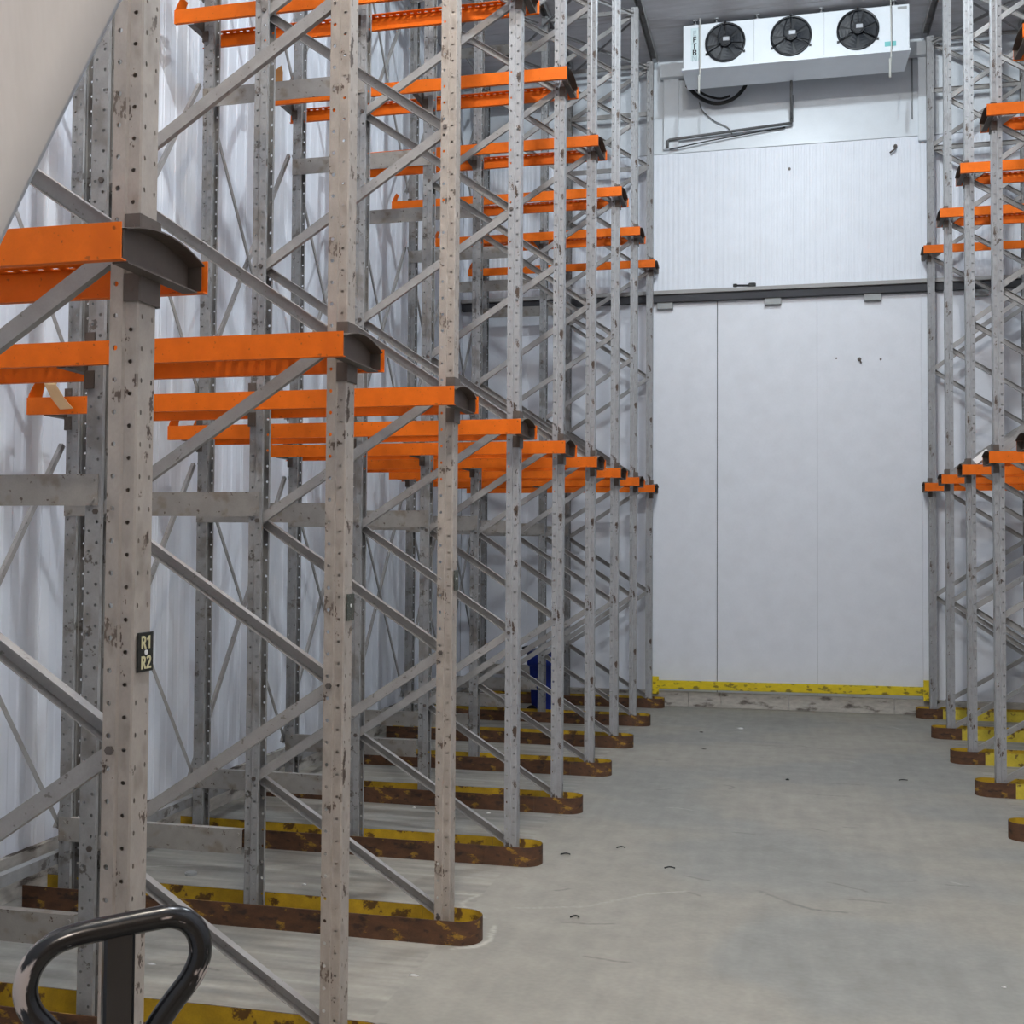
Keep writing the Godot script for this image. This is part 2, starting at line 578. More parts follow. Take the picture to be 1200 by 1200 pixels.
# ------------------------------------------------------------------ setting
func ribbed(width: float, y0: float, y1: float, rib: float, depth: float, e := 0.006, thick := 0.02) -> ArrayMesh:
	# a panel in the plane z = 0 looking to +z, with shallow vertical ribs
	var st := mb()
	var pts := [Vector2(0, -e), Vector2(e, 0)]
	if rib > 0.0:
		var n := int((width - 0.03) / rib)
		var step := (width - 0.03) / n
		for k in n:
			var x := 0.015 + k * step
			pts.append(Vector2(x + step * 0.40, 0.0))
			pts.append(Vector2(x + step * 0.50, -depth))
			pts.append(Vector2(x + step * 0.88, -depth))
			pts.append(Vector2(x + step * 0.98, 0.0))
	pts.append(Vector2(width - e, 0))
	pts.append(Vector2(width, -e))
	for k in pts.size() - 1:
		var a: Vector2 = pts[k]
		var b: Vector2 = pts[k + 1]
		quad(st, Vector3(a.x, y0, a.y), Vector3(a.x, y1, a.y), Vector3(b.x, y1, b.y), Vector3(b.x, y0, b.y))
	quad(st, Vector3(0, y0, -e), Vector3(0, y0, -thick), Vector3(0, y1, -thick), Vector3(0, y1, -e))
	quad(st, Vector3(width, y1, -e), Vector3(width, y1, -thick), Vector3(width, y0, -thick), Vector3(width, y0, -e))
	for y in [y0, y1]:
		quad(st, Vector3(0, y, -thick), Vector3(0, y, -e), Vector3(width, y, -e), Vector3(width, y, -thick))
	return done(st)


func slab(called: String, lo: Vector3, hi: Vector3, mat: Material) -> MeshInstance3D:
	var st := mb()
	box(st, lo, hi)
	return struct(called, done(st), mat)


func build_shell() -> void:
	# floor with its own 7.7 x 12.6 m picture of concrete
	var st := SurfaceTool.new()
	st.begin(Mesh.PRIMITIVE_TRIANGLES)
	st.set_smooth_group(-1)
	var lo := Vector3(-3.85, -0.2, -13.15)
	var hi := Vector3(3.85, 0.0, -0.55)
	for v in [Vector3(lo.x, 0, lo.z), Vector3(hi.x, 0, lo.z), Vector3(hi.x, 0, hi.z), Vector3(lo.x, 0, lo.z), Vector3(hi.x, 0, hi.z), Vector3(lo.x, 0, hi.z)]:
		st.set_uv(Vector2((v.x - lo.x) / (hi.x - lo.x), (v.z - lo.z) / (hi.z - lo.z)))
		st.add_vertex(v)
	quad(st, Vector3(lo.x, lo.y, hi.z), Vector3(lo.x, 0, hi.z), Vector3(hi.x, 0, hi.z), Vector3(hi.x, lo.y, hi.z))
	quad(st, Vector3(hi.x, lo.y, lo.z), Vector3(hi.x, 0, lo.z), Vector3(lo.x, 0, lo.z), Vector3(lo.x, lo.y, lo.z))
	quad(st, Vector3(lo.x, lo.y, lo.z), Vector3(lo.x, 0, lo.z), Vector3(lo.x, 0, hi.z), Vector3(lo.x, lo.y, hi.z))
	quad(st, Vector3(hi.x, lo.y, hi.z), Vector3(hi.x, 0, hi.z), Vector3(hi.x, 0, lo.z), Vector3(hi.x, lo.y, lo.z))
	quad(st, Vector3(lo.x, lo.y, lo.z), Vector3(lo.x, lo.y, hi.z), Vector3(hi.x, lo.y, hi.z), Vector3(hi.x, lo.y, lo.z))
	struct("floor", done(st), M.floor)

	var back := slab("wall_back", Vector3(-3.95, -0.2, ZW - 0.22), Vector3(3.95, CEIL + 0.2, ZW - 0.012), M.joint)
	var edges := [-3.75, -2.95, -1.863, -0.771, 0.321, 1.413, 2.5, 3.75]
	for k in edges.size() - 1:
		var gap := 0.007 if k == 3 else 0.0012
		var w: float = edges[k + 1] - edges[k] - gap
		put("panel", ribbed(w, 0.0, 4.60, 0.0, 0.0, 0.002), M.white_low, back, Vector3(edges[k] + gap, 0, ZW))
		w = edges[k + 1] - edges[k] - 0.0012
		put("panel", ribbed(w, 4.605, 6.270, 0.058, 0.003, 0.002), M.white, back, Vector3(edges[k] + 0.0012, 0, ZW))
	# the plain flashing band above the panels
	st = mb()
	bevel_box(st, Vector3(-3.75, 6.272, ZW - 0.012), Vector3(3.75, CEIL, ZW + 0.012), 0.003)
	put("flashing", done(st), M.enamel, back)

	for s in [-1.0, 1.0]:
		var side := slab("wall_left" if s < 0 else "wall_right", Vector3(s * (WALLX + (0.012 if s > 0 else 0.22)), -0.2, ZW - 0.1), Vector3(s * (WALLX + (0.22 if s > 0 else 0.012)), CEIL + 0.2, ZF + 0.1), M.joint)
		var n := 11
		var w := (ZF - ZW) / n
		var mesh := ribbed(w - 0.003, 0.22, CEIL, 0.125, 0.004, 0.004)
		for k in n:
			var p := put("panel", mesh, M.white, side, Vector3(s * WALLX, 0, (ZW + (k if s > 0 else k + 1) * w)))
			p.rotation.y = -s * PI / 2
			if s > 0:
				p.position.z = ZW + k * w
		st = mb()
		var x0 := minf(s * WALLX, s * (WALLX - 0.03))
		box(st, Vector3(x0, 0, ZW), Vector3(x0 + 0.03, 0.22, ZF))
		struct("baseboard_left" if s < 0 else "baseboard_right", done(st), M.kerb)

	var ceiling := slab("ceiling", Vector3(-3.95, CEIL + 0.012, ZW - 0.2), Vector3(3.95, CEIL + 0.25, ZF + 0.1), M.joint)
	var cuts := 11
	var cw := (ZF - ZW) / cuts
	st = mb()
	bevel_box(st, Vector3(-WALLX, CEIL, 0.003), Vector3(WALLX, CEIL + 0.02, cw - 0.003), 0.004)
	var cp := done(st)
	for k in cuts:
		put("panel", cp, M.ceiling, ceiling, Vector3(0, 0, ZW + k * cw))

	# front wall with the doorway through which the room is seen, and the small lobby behind it
	st = mb()
	box(st, Vector3(-3.95, -0.2, ZF), Vector3(-0.80, CEIL + 0.2, ZF + 0.12))
	box(st, Vector3(1.25, -0.2, ZF), Vector3(3.95, CEIL + 0.2, ZF + 0.12))
	box(st, Vector3(-0.80, 2.75, ZF), Vector3(1.25, CEIL + 0.2, ZF + 0.12))
	struct("wall_front", done(st), M.white)
	slab("floor_lobby", Vector3(-2.6, -0.2, -0.55), Vector3(2.6, 0.0, 3.6), M.kerb)
	slab("ceiling_lobby", Vector3(-2.7, 3.3, ZF + 0.12), Vector3(2.7, 3.45, 3.7), M.anteroom)
	slab("wall_lobby_left", Vector3(-2.7, 0, ZF + 0.12), Vector3(-2.6, 3.3, 3.6), M.anteroom)
	slab("wall_lobby_right", Vector3(2.6, 0, ZF + 0.12), Vector3(2.7, 3.3, 3.6), M.anteroom)
	slab("wall_lobby_rear", Vector3(-2.7, 0, 3.6), Vector3(2.7, 3.3, 3.7), M.anteroom)

	# broken white kerb blocks at the foot of the back wall
	var kerb := Node3D.new()
	kerb.name = "baseboard_back"
	kerb.set_meta("kind", "structure")
	add_child(kerb, true)
	var at := -3.72
	rng.seed = 5
	for w in [1.0, 1.12, 0.52, 0.36, 0.73, 1.10, 0.78, 0.95, 0.86]:
		st = mb()
		var tilt := rng.randf_range(-0.003, 0.003)
		bevel_box(st, Vector3(0.001, 0, 0), Vector3(w - 0.001, 0.165, 0.07 + rng.randf_range(-0.003, 0.003)), 0.005, Transform3D(Basis(Vector3.UP, tilt), Vector3.ZERO))
		put("block", done(st), M.kerb, kerb, Vector3(at, 0, ZW + 0.002))
		at += w

	# grey steel ledge along the back wall
	var ledge := thing("wall_ledge", "long grey steel ledge running across the white back wall", "ledge", Vector3(0, 4.555, ZW))
	st = mb()
	bevel_box(st, Vector3(-3.74, 0.082, 0), Vector3(3.74, 0.125, 0.11), 0.003)
	put("top_flange", done(st), M.rail_grey, ledge)
	st = mb()
	box(st, Vector3(-3.74, 0.0, 0), Vector3(3.74, 0.081, 0.080))
	put("web", done(st), M.rail_shaded, ledge)
	st = mb()
	bevel_box(st, Vector3(-0.09, -0.075, 0.0), Vector3(0.09, 0.0, 0.05), 0.003)
	var clip := done(st)
	for x in [-2.55, -1.35, -0.155, 0.905, 2.0, 3.1]:
		put("clip", clip, M.clip, ledge, Vector3(x, 0, 0.012))


# ------------------------------------------------------------------ racking
func bracket_mesh(h: float) -> ArrayMesh:
	# an arched channel: its web lies on the upright's face at x = 0, its flanges stand out to +x
	var st := mb()
	var n := 14
	var top := []
	for k in n + 1:
		var z := lerpf(0.174, -0.174, float(k) / n)
		var u := z / 0.174
		top.append(Vector2(z, h - 0.012 + 0.032 * (1.0 - u * u)))
	var bot := h - 0.082
	for k in n:
		var a: Vector2 = top[k]
		var b: Vector2 = top[k + 1]
		for x in [0.004, 0.0075]:
			var low := bot + (0.006 if absf(a.x + b.x) * 0.5 > 0.150 else 0.0)
			quad(st, Vector3(x, low, a.x), Vector3(x, a.y, a.x), Vector3(x, b.y, b.x), Vector3(x, low, b.x))
		quad(st, Vector3(0.004, a.y, a.x), Vector3(0.052, a.y, a.x), Vector3(0.052, b.y, b.x), Vector3(0.004, b.y, b.x))
		quad(st, Vector3(0.004, a.y - 0.0035, a.x), Vector3(0.052, a.y - 0.0035, a.x), Vector3(0.052, b.y - 0.0035, b.x), Vector3(0.004, b.y - 0.0035, b.x))
		quad(st, Vector3(0.052, a.y - 0.0035, a.x), Vector3(0.052, a.y, a.x), Vector3(0.052, b.y, b.x), Vector3(0.052, b.y - 0.0035, b.x))
	box(st, Vector3(0.004, bot - 0.0035, -0.154), Vector3(0.044, bot, 0.154))
	for z in [0.171, -0.1745]:
		box(st, Vector3(0.004, bot + 0.006, z), Vector3(0.044, h - 0.016, z + 0.0035))
	# the collar that hooks into the upright
	for y in [h - 0.145, h - 0.005]:
		folded(st, [Vector2(-0.034, -0.044), Vector2(0.003, -0.044), Vector2(0.0038, -0.040), Vector2(0.0038, 0.040), Vector2(0.003, 0.044), Vector2(-0.034, 0.044)], 0.065, -0.003, Transform3D(Basis(), Vector3(0, y, 0)))
	for y in [h - 0.115, h + 0.03]:
		stud(st, Vector3(-0.017, y, 0.044), Vector3.BACK, 0.009, 0.004)
	return done(st)


func make_frame(front_mat: Material) -> Node3D:
	var o := Node3D.new()
	o.name = "upright_frame"
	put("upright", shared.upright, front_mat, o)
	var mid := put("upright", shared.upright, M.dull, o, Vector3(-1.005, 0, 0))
	mid.rotation.y = PI
	var st := mb()
	box(st, Vector3(-0.09, 0, -0.065), Vector3(0.02, 0.006, 0.065))
	var foot := done(st)
	put("foot_plate", foot, M.bolt, o)
	put("foot_plate", foot, M.bolt, o, Vector3(-0.935, 0, 0))
	for k in 12:
		var up := k % 2 == 0     # from the front node up to the mid node
		var j := k / 2
		var p := Vector3(-0.045, FRONT_NODES[j], 0)
		var q := Vector3(-0.960, MID_NODES[j], 0)
		if not up:
			p = Vector3(-0.960, MID_NODES[j], 0)
			q = Vector3(-0.045, FRONT_NODES[j + 1], 0)
		var z := 0.012 if not up else -0.012
		put("brace", channel(p + Vector3(0, 0, z), q + Vector3(0, 0, z), 0.042, 0.032 if up else 0.022, up), M.brace, o)
	st = mb()
	stud(st, Vector3.ZERO, Vector3.BACK, 0.011, 0.007, 6)
	var bolt := done(st)
	for y in FRONT_NODES:
		put("bolt", bolt, M.bolt, o, Vector3(-0.050, y, 0.045))
	for y in MID_NODES:
		put("bolt", bolt, M.bolt, o, Vector3(-0.955, y, 0.045))
	put("top_tie", channel(Vector3(-0.06, 7.235, 0), Vector3(-0.945, 7.235, 0), 0.04, 0.022, false), M.brace, o)
	for h in LEVELS:
		put("bracket", shared.bracket[h], M.bracket, o)
		var b := put("bracket", shared.bracket[h], M.bracket, o, Vector3(-1.005, 0, 0))
		b.rotation.y = PI
	return o


func make_rear() -> Node3D:
	var o := Node3D.new()
	o.name = "rear_upright"
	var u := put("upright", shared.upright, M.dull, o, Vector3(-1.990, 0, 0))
	u.rotation.y = PI
	var st := mb()
	box(st, Vector3(-2.01, 0, -0.065), Vector3(-1.90, 0.006, 0.065))
	put("foot_plate", done(st), M.bolt, o)
	for y in [0.372, 1.953, 4.477, 6.95]:
		st = mb()
		var right := -0.945 if y > 1.0 else -1.012
		var z := 0.046 if y > 1.0 else 0.042
		folded(st, [Vector2(-0.057, -0.03 if y < 1.0 else 0.0), Vector2(-0.057, 0.004), Vector2(0.057, 0.004), Vector2(0.057, -0.03 if y < 1.0 else 0.0)], right + 1.985, -0.003, Transform3D(Basis(Vector3.UP, Vector3.RIGHT, Vector3.BACK), Vector3(-1.985, y, z)))
		for x in [-1.955, right - 0.02]:
			for dy in [-0.035, 0.035]:
				stud(st, Vector3(x, y + dy, z + 0.004), Vector3.BACK, 0.008, 0.005, 6)
		put("spacer_plate", done(st), M.plate, o)
	for h in LEVELS:
		var b := put("bracket", shared.bracket[h], M.bracket, o, Vector3(-1.990, 0, 0))
		b.rotation.y = PI
	return o


func make_rail(near: bool) -> Node3D:
	# near: web looks to +z. Runs from x = x1 (aisle) to x = x0 (wall), top at y = 0
	var o := Node3D.new()
	o.name = "pallet_rail"
	var x1 := 0.044 if near else 0.056
	var x0 := -2.108
	var s := 1.0 if near else -1.0
	var st := mb()
	var hgt := 0.083
	box(st, Vector3(x0, -hgt, minf(0, -s * 0.003)), Vector3(x1, 0, maxf(0, -s * 0.003)))
	# bottom lip
	box(st, Vector3(x0, -hgt, minf(-s * 0.003, -s * 0.022)), Vector3(x1, -hgt + 0.003, maxf(-s * 0.003, -s * 0.022)))
	# top flange, notched where the brackets come up: two strips with cross bars between the slots
	var za := -s * 0.003
	var zb := -s * 0.012
	var zc := -s * 0.030
	var zd := -s * 0.056
	for seg in [[x0, -2.052], [-1.980, -1.066], [-0.994, -0.004]]:
		box(st, Vector3(seg[0], -0.003, minf(za, zb)), Vector3(seg[1], 0, maxf(za, zb)))
		box(st, Vector3(seg[0], -0.003, minf(zc, zd)), Vector3(seg[1], 0, maxf(zc, zd)))
		var n := maxi(1, int((seg[1] - seg[0]) / 0.045))
		for k in n:
			var x := lerpf(seg[0], seg[1], (k + 0.5) / n)
			var half: float = 0.26 * (seg[1] - seg[0]) / n
			box(st, Vector3(x - half, -0.003, minf(zb, zc)), Vector3(x + half, 0, maxf(zb, zc)))
	put("rail_profile", done(st), M.orange, o)
	st = mb()
	# bent stop at the wall end: a plate across the rail that leans over it
	var t := Transform3D(Basis(Vector3.BACK, -0.22), Vector3(x0 + 0.006, 0.0, 0))
	for y in 5:
		var f0 := y / 5.0
		var f1 := (y + 1) / 5.0
		var b0 := 0.016 * f0 * f0
		var b1 := 0.016 * f1 * f1
		var e0 := -s * lerpf(0.105, 0.085, f0)
		var e1 := -s * lerpf(0.105, 0.085, f1)
		var c0 := -s * lerpf(0.0, 0.012, f0)
		var c1 := -s * lerpf(0.0, 0.012, f1)
		for dx in [0.0, 0.003]:
			quad(st, t * Vector3(b0 + dx, f0 * 0.085, c0), t * Vector3(b1 + dx, f1 * 0.085, c1), t * Vector3(b1 + dx, f1 * 0.085, e1), t * Vector3(b0 + dx, f0 * 0.085, e0))
		for z in [[c0, c1], [e0, e1]]:
			quad(st, t * Vector3(b0, f0 * 0.085, z[0]), t * Vector3(b1, f1 * 0.085, z[1]), t * Vector3(b1 + 0.003, f1 * 0.085, z[1]), t * Vector3(b0 + 0.003, f0 * 0.085, z[0]))
	put("end_stop", done(st), M.orange, o)
	return o


# the floor guide: a flat steel strip bent round both sides of a line of uprights
func make_guide(left: bool) -> Node3D:
	var o := Node3D.new()
	o.name = "floor_guide"
	var r := 0.10
	var h := 0.105
	var tip := 0.14
	var th := 0.006
	var cap := -0.17 if left else -0.12
	var path := [Vector2(cap, r)]
	for k in 13:
		var a := PI / 2 - PI * k / 12
		path.append(Vector2(tip - r + cos(a) * r, sin(a) * r))
	path.append(Vector2(cap, -r))
	var inner := []
	for p in path:
		inner.append(Vector2(minf(p.x, tip - th) if p.x > tip - r else p.x, p.y * (r - th) / r))
	var mesh := ArrayMesh.new()
	for side in 2:
		var st := mb()
		st.set_smooth_group(2)
		var q: Array = path if side == 0 else inner
		for k in q.size() - 1:
			quad(st, Vector3(q[k].x, 0, q[k].y), Vector3(q[k].x, h, q[k].y), Vector3(q[k + 1].x, h, q[k + 1].y), Vector3(q[k + 1].x, 0, q[k + 1].y))
		if side == 0:
			st.set_smooth_group(-1)
			for k in q.size() - 1:
				quad(st, Vector3(path[k].x, h, path[k].y), Vector3(inner[k].x, h, inner[k].y), Vector3(inner[k + 1].x, h, inner[k + 1].y), Vector3(path[k + 1].x, h, path[k + 1].y))
		st.generate_normals()
		st.set_material(M.rust if side == 0 else M.guard_yellow)
		st.commit(mesh)
	put("end_cap", mesh, null, o)
	var outer_mat: Material = M.rust if left else M.guard_bright
	for s in [1.0, -1.0]:
		var m2 := ArrayMesh.new()
		for side in 2:
			var st := mb()
			var z: float = s * (r if side == 0 else r - th)
			var x0 := -2.14
			var x1 := cap - 0.0015
			quad(st, Vector3(x0, 0, z), Vector3(x0, h, z), Vector3(x1, h, z), Vector3(x1, 0, z))
			if side == 0:
				for x in [x0, x1]:
					quad(st, Vector3(x, 0, z), Vector3(x, h, z), Vector3(x, h, z - s * th), Vector3(x, 0, z - s * th))
				quad(st, Vector3(x0, h, z), Vector3(x0, h, z - s * th), Vector3(x1, h, z - s * th), Vector3(x1, h, z))
			st.generate_normals()
			st.set_material(outer_mat if side == 0 else M.guard_yellow)
			st.commit(m2)
		put("side_bar", m2, null, o)
	return o


func make_bracing(dz: float) -> Node3D:
	# crossed angle bars between two rear uprights, in the plane x = 0, from z = 0 to z = -dz
	var o := Node3D.new()
	o.name = "cross_bracing"
	var e := 0.003
	for t in [[0.36, 2.25], [2.66, 4.58], [5.10, 6.88]]:
		put("bar", angle_bar(Vector3(0, t[1], -e), Vector3(0, t[0], e - dz), 0.026, Vector3.LEFT), M.brace, o)
		put("bar", angle_bar(Vector3(-0.026, t[0], -e), Vector3(-0.026, t[1], e - dz), 0.026, Vector3.LEFT), M.brace, o)
	put("floor_tie", angle_bar(Vector3(0, 0.225, -e), Vector3(0, 0.225, e - dz), 0.055, Vector3.LEFT), M.dull, o)
	for f in [[0.05, 0.97], [0.97, 0.05]]:
		put("plan_bar", angle_bar(Vector3(f[0], 7.185, -0.07), Vector3(f[1], 7.185 if f[0] < 0.5 else 7.15, 0.07 - dz), 0.03, Vector3.DOWN), M.dull, o)
		put("plan_bar", angle_bar(Vector3(f[0] + 0.98, 7.185, -0.07), Vector3(f[1] + 0.98, 7.185 if f[0] < 0.5 else 7.15, 0.07 - dz), 0.03, Vector3.DOWN), M.dull, o)
	put("top_tie", angle_bar(Vector3(0, 7.22, -e), Vector3(0, 7.22, e - dz), 0.04, Vector3.LEFT), M.dull, o)
	return o


func build_racks() -> void:
	shared.upright = upright_mesh()
	shared.bracket = {}
	for h in LEVELS:
		shared.bracket[h] = bracket_mesh(h)
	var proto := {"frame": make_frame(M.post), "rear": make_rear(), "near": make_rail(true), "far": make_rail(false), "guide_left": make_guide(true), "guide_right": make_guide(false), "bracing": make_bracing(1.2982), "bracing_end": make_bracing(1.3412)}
	var names := {"frame": "upright_frame", "rear": "rear_upright", "near": "pallet_rail", "far": "pallet_rail", "guide_left": "floor_guide", "guide_right": "floor_guide", "bracing": "cross_bracing", "bracing_end": "cross_bracing"}
	var cats := {"frame": "rack frame", "rear": "rack post", "near": "pallet rail", "far": "pallet rail", "guide_left": "floor guide", "guide_right": "floor guide", "bracing": "bracing", "bracing_end": "bracing"}
	for k in proto:
		proto[k].set_meta("base_name", names[k])
		proto[k].set_meta("category", cats[k])
	for side in 2:
		var left := side == 0
		var rack := "left" if left else "right"
		var x := XL if left else XR
		var turn := 0.0 if left else PI
		var first := 0 if left else 4
		for i in range(first, 9):
			var z := lane(i)
			var nth: String = NTH[i - first] if i < 8 else "farthest"
			var o := copy(proto.frame, "grey perforated upright frame with zigzag bracing, %s from the camera in the %s rack" % [nth, rack], Vector3(x, 0, z), turn)
			o.set_meta("group", "upright frames of the %s rack" % rack)
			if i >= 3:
				(o.get_child(0) as MeshInstance3D).material_override = M.post_cool   # farther uprights go without the warm light tint of the near colour
			if i == 8:
				for y in [6.68, 6.06]:
					put("cross_rail", channel(Vector3(-0.06, y, 0.0), Vector3(-0.945, y, 0.0), 0.05, 0.022, false), M.brace, o)
			o = copy(proto.rear, "grey perforated rear post and its spacer plates by the %s wall, %s from the camera" % [rack, nth], Vector3(x, 0, z), turn)
			o.set_meta("group", "rear posts of the %s rack" % rack)
			if left:
				copy(proto.guide_left, "rusty floor guide with rounded end at the foot of the %s left frame" % nth, Vector3(x, 0, z), turn).set_meta("group", "floor guides of the left rack")
			else:
				copy(proto.guide_right, "yellow floor guide with rusty rounded end at the foot of the %s right frame" % nth, Vector3(x, 0, z), turn).set_meta("group", "floor guides of the right rack")
			for lev in 2:
				var word := "lower" if lev == 0 else "upper"
				var ends := [["near", 0.183], ["far", -0.184]]
				for e in ends:
					if i == 8 and e[0] == "far":
						continue
					var near: bool = e[0] == "near"
					# on the right the frames are turned half round, so the rail that looks to the camera is the far one turned
					var p: Node3D = proto[e[0]] if left else proto["far" if near else "near"]
					var facing := "on the camera side" if near else "on the far side"
					o = copy(p, "orange %s pallet rail %s of the %s %s rack frame" % [word, facing, nth, rack], Vector3(x, LEVELS[lev], z + e[1]), turn)
					o.set_meta("group", "orange %s level rails of the %s rack" % [word, rack])
			if i < 8:
				var xb := x - 1.998 if left else x + 1.998
				var b: Node3D = proto.bracing if i < 7 else proto.bracing_end
				var dz: float = 1.2982 if i < 7 else 1.3412
				o = copy(b, "thin grey crossed bracing bars by the %s wall, behind the %s and next rack frames" % [rack, nth], Vector3(xb, 0, z if left else z - dz), turn)
				o.set_meta("group", "cross bracing of the %s rack" % rack)
		# tie beams along the tops
		var st := mb()
		var z0 := lane(8) - 0.05
		var z1 := lane(first) + 0.08
		folded(st, [Vector2(-0.03, 0.0), Vector2(-0.03, -0.07), Vector2(0.03, -0.07), Vector2(0.03, 0.0)], z1 - z0, -0.004, Transform3D(Basis(Vector3.RIGHT, Vector3.BACK, Vector3.DOWN), Vector3(0, 0, 0)))
		var tie := put("tie_beam", done(st), M.dull, null, Vector3(x + (0.01 if left else -0.01), TOP, z0))
		tag(tie, "dark steel tie beam along the aisle tops of the %s rack, under the ceiling" % rack, "beam")
		var tie2 := put("tie_beam", done_copy(tie), M.dull, null, Vector3(x + (-0.96 if left else 0.96), TOP, z0))
		tag(tie2, "grey steel tie beam over the inner posts of the %s rack, under the ceiling" % rack, "beam")
	for k in proto:
		proto[k].free()


func done_copy(o: MeshInstance3D) -> Mesh:
	return o.mesh


# ------------------------------------------------------------------ things
func text(parent: Node3D, s: String, size: float, at: Vector3, mat: Material, yaw := 0.0, called := "letter", squeeze := 1.0) -> void:
	var f := SystemFont.new()
	f.font_names = PackedStringArray(["Droid Sans"])
	f.font_weight = 700
	var t := TextMesh.new()
	t.text = s
	t.font = f
	t.font_size = 64
	t.pixel_size = size / 46.0
	t.depth = 0.0012
	var o := put(called, t, mat, parent, at)
	o.rotation.y = yaw
	o.scale = Vector3(squeeze, 1, 1)


func build_evaporator() -> void:
	var zf := ZW + 1.0
	var o := thing("evaporator_unit", "long white cooling unit with three black fans hanging under the ceiling", "cooling unit", Vector3(0, 0, zf))
	var st := mb()
	var x0 := -1.066
	var x1 := 1.205
	var y0 := 6.815
	var y1 := 7.285
	# casing with a front lip; the underside rises a little to the back
	bevel_box(st, Vector3(x0, y0 + 0.01, -0.54), Vector3(x1, y1, 0), 0.006)
	put("casing", done(st), M.enamel, o)
	st = mb()
	var a := [Vector3(x0 - 0.012, y0 - 0.012, 0.012), Vector3(x1 + 0.012, y0 - 0.012, 0.012), Vector3(x1 + 0.0, y0 + 0.005, -0.56), Vector3(x0 - 0.0, y0 + 0.005, -0.56)]
	quad(st, a[0], a[3], a[2], a[1])
	var b := []
	for v in a:
		b.append(v + Vector3(0, 0.022, 0))
	quad(st, b[0], b[1], b[2], b[3])
	for k in 4:
		var l := (k + 1) % 4
		quad(st, a[k], a[l], b[l], b[k])
	put("drip_tray", done(st), M.enamel, o)
	for x in [-0.335, 0.37]:
		st = mb()
		box(st, Vector3(x, y0 + 0.02, 0), Vector3(x + 0.004, y1 - 0.01, 0.003))
		put("seam", done(st), M.galv, o)
	# fans
	for fx in [-0.628, 0.041, 0.703]:
		var fan := Node3D.new()
		fan.name = "fan"
		o.add_child(fan, true)
		fan.position = Vector3(fx, 7.062, 0)
		var n := 32
		var r := 0.205
		st = mb()
		st.set_smooth_group(1)
		for k in n:
			var p := TAU * k / n
			var q := TAU * (k + 1) / n
			var prof := [[r + 0.004, 0.002], [r + 0.004, 0.022], [r - 0.010, 0.026], [r - 0.018, 0.010], [r - 0.02, -0.10]]
			for j in prof.size() - 1:
				quad(st, Vector3(cos(p) * prof[j][0], sin(p) * prof[j][0], prof[j][1]), Vector3(cos(p) * prof[j + 1][0], sin(p) * prof[j + 1][0], prof[j + 1][1]), Vector3(cos(q) * prof[j + 1][0], sin(q) * prof[j + 1][0], prof[j + 1][1]), Vector3(cos(q) * prof[j][0], sin(q) * prof[j][0], prof[j][1]))
			tri(st, Vector3(0, 0, 0.001), Vector3(cos(p), sin(p), 0.001 / r) * r, Vector3(cos(q), sin(q), 0.001 / r) * r)
		st.set_smooth_group(-1)
		put("shroud", done(st), M.fan_black, fan)
		# seven twisted blades
		st = mb()
		for k in 7:
			var w: float = TAU * k / 7.0 + fx
			var c := Vector3(cos(w), sin(w), 0)
			var d := Vector3(-sin(w), cos(w), 0)
			var rows := []
			for j in 5:
				var f := j / 4.0
				var rad := lerpf(0.05, 0.182, f)
				var half := lerpf(0.022, 0.066, f)
				var tw := lerpf(0.9, 0.35, f)
				rows.append([c * rad - d * half + Vector3(0, 0, 0.013 + 0.010 * tw), c * rad + d * half * 0.9 + Vector3(0, 0, 0.013 - 0.011 * tw)])
			for j in 4:
				quad(st, rows[j][0], rows[j + 1][0], rows[j + 1][1], rows[j][1])
		put("blades", done(st), M.fan_blade, fan)
		st = mb()
		stud(st, Vector3(0, 0, 0.0), Vector3.BACK, 0.058, 0.055, 20)
		stud(st, Vector3(0, 0, 0.055), Vector3.BACK, 0.048, 0.012, 20)
		put("motor", done(st), M.fan_black, fan)
		st = mb()
		bevel_box(st, Vector3(-0.022, -0.008, 0.066), Vector3(0.046, 0.034, 0.072), 0.003)
		put("motor_label", done(st), M.fan_hub, fan)
		# stays from the motor to the ring
		st = mb()
		for w in [PI / 2, PI / 2 + TAU / 3, PI / 2 - TAU / 3]:
			tube(st, [Vector3(cos(w) * 0.04, sin(w) * 0.04, 0.05), Vector3(cos(w) * 0.21, sin(w) * 0.21, 0.03)], 0.005, 6)
			box(st, Vector3(cos(w) * 0.222 - 0.012, sin(w) * 0.222 - 0.01, 0.001), Vector3(cos(w) * 0.222 + 0.012, sin(w) * 0.222 + 0.01, 0.018))
		put("stay", done(st), M.fan_black, fan)
		st = mb()
		tube(st, smooth_path([Vector3(-0.03, -0.03, 0.06), Vector3(-0.07, 0.0, 0.065), Vector3(-0.065, 0.09, 0.05), Vector3(-0.03, 0.19, 0.035)], 5), 0.005, 6)
		put("lead", done(st), M.fan_blade, fan)
	# lettering strip
	st = mb()
	bevel_box(st, Vector3(-0.985, 6.90, 0), Vector3(-0.895, 7.25, 0.002), 0.0008)
	put("lettering_strip", done(st), M.sticker, o)
	var ys := [7.19, 7.125, 7.055, 6.985, 6.92]
	for k in 5:
		text(o, ["E", "F", "T", "B", "N"][k], 0.060, Vector3(-0.947, ys[k], 0.003), M.letter_dark if k in [1, 2, 3] else M.letter_faint)
	st = mb()
	bevel_box(st, Vector3(0.965, 6.865, 0), Vector3(1.075, 6.915, 0.003), 0.0008)
	put("sticker", done(st), M.teal, o)
	st = mb()
	bevel_box(st, Vector3(1.09, 7.235, 0), Vector3(1.18, 7.262, 0.003), 0.0008)
	put("rating_label", done(st), M.clip, o)
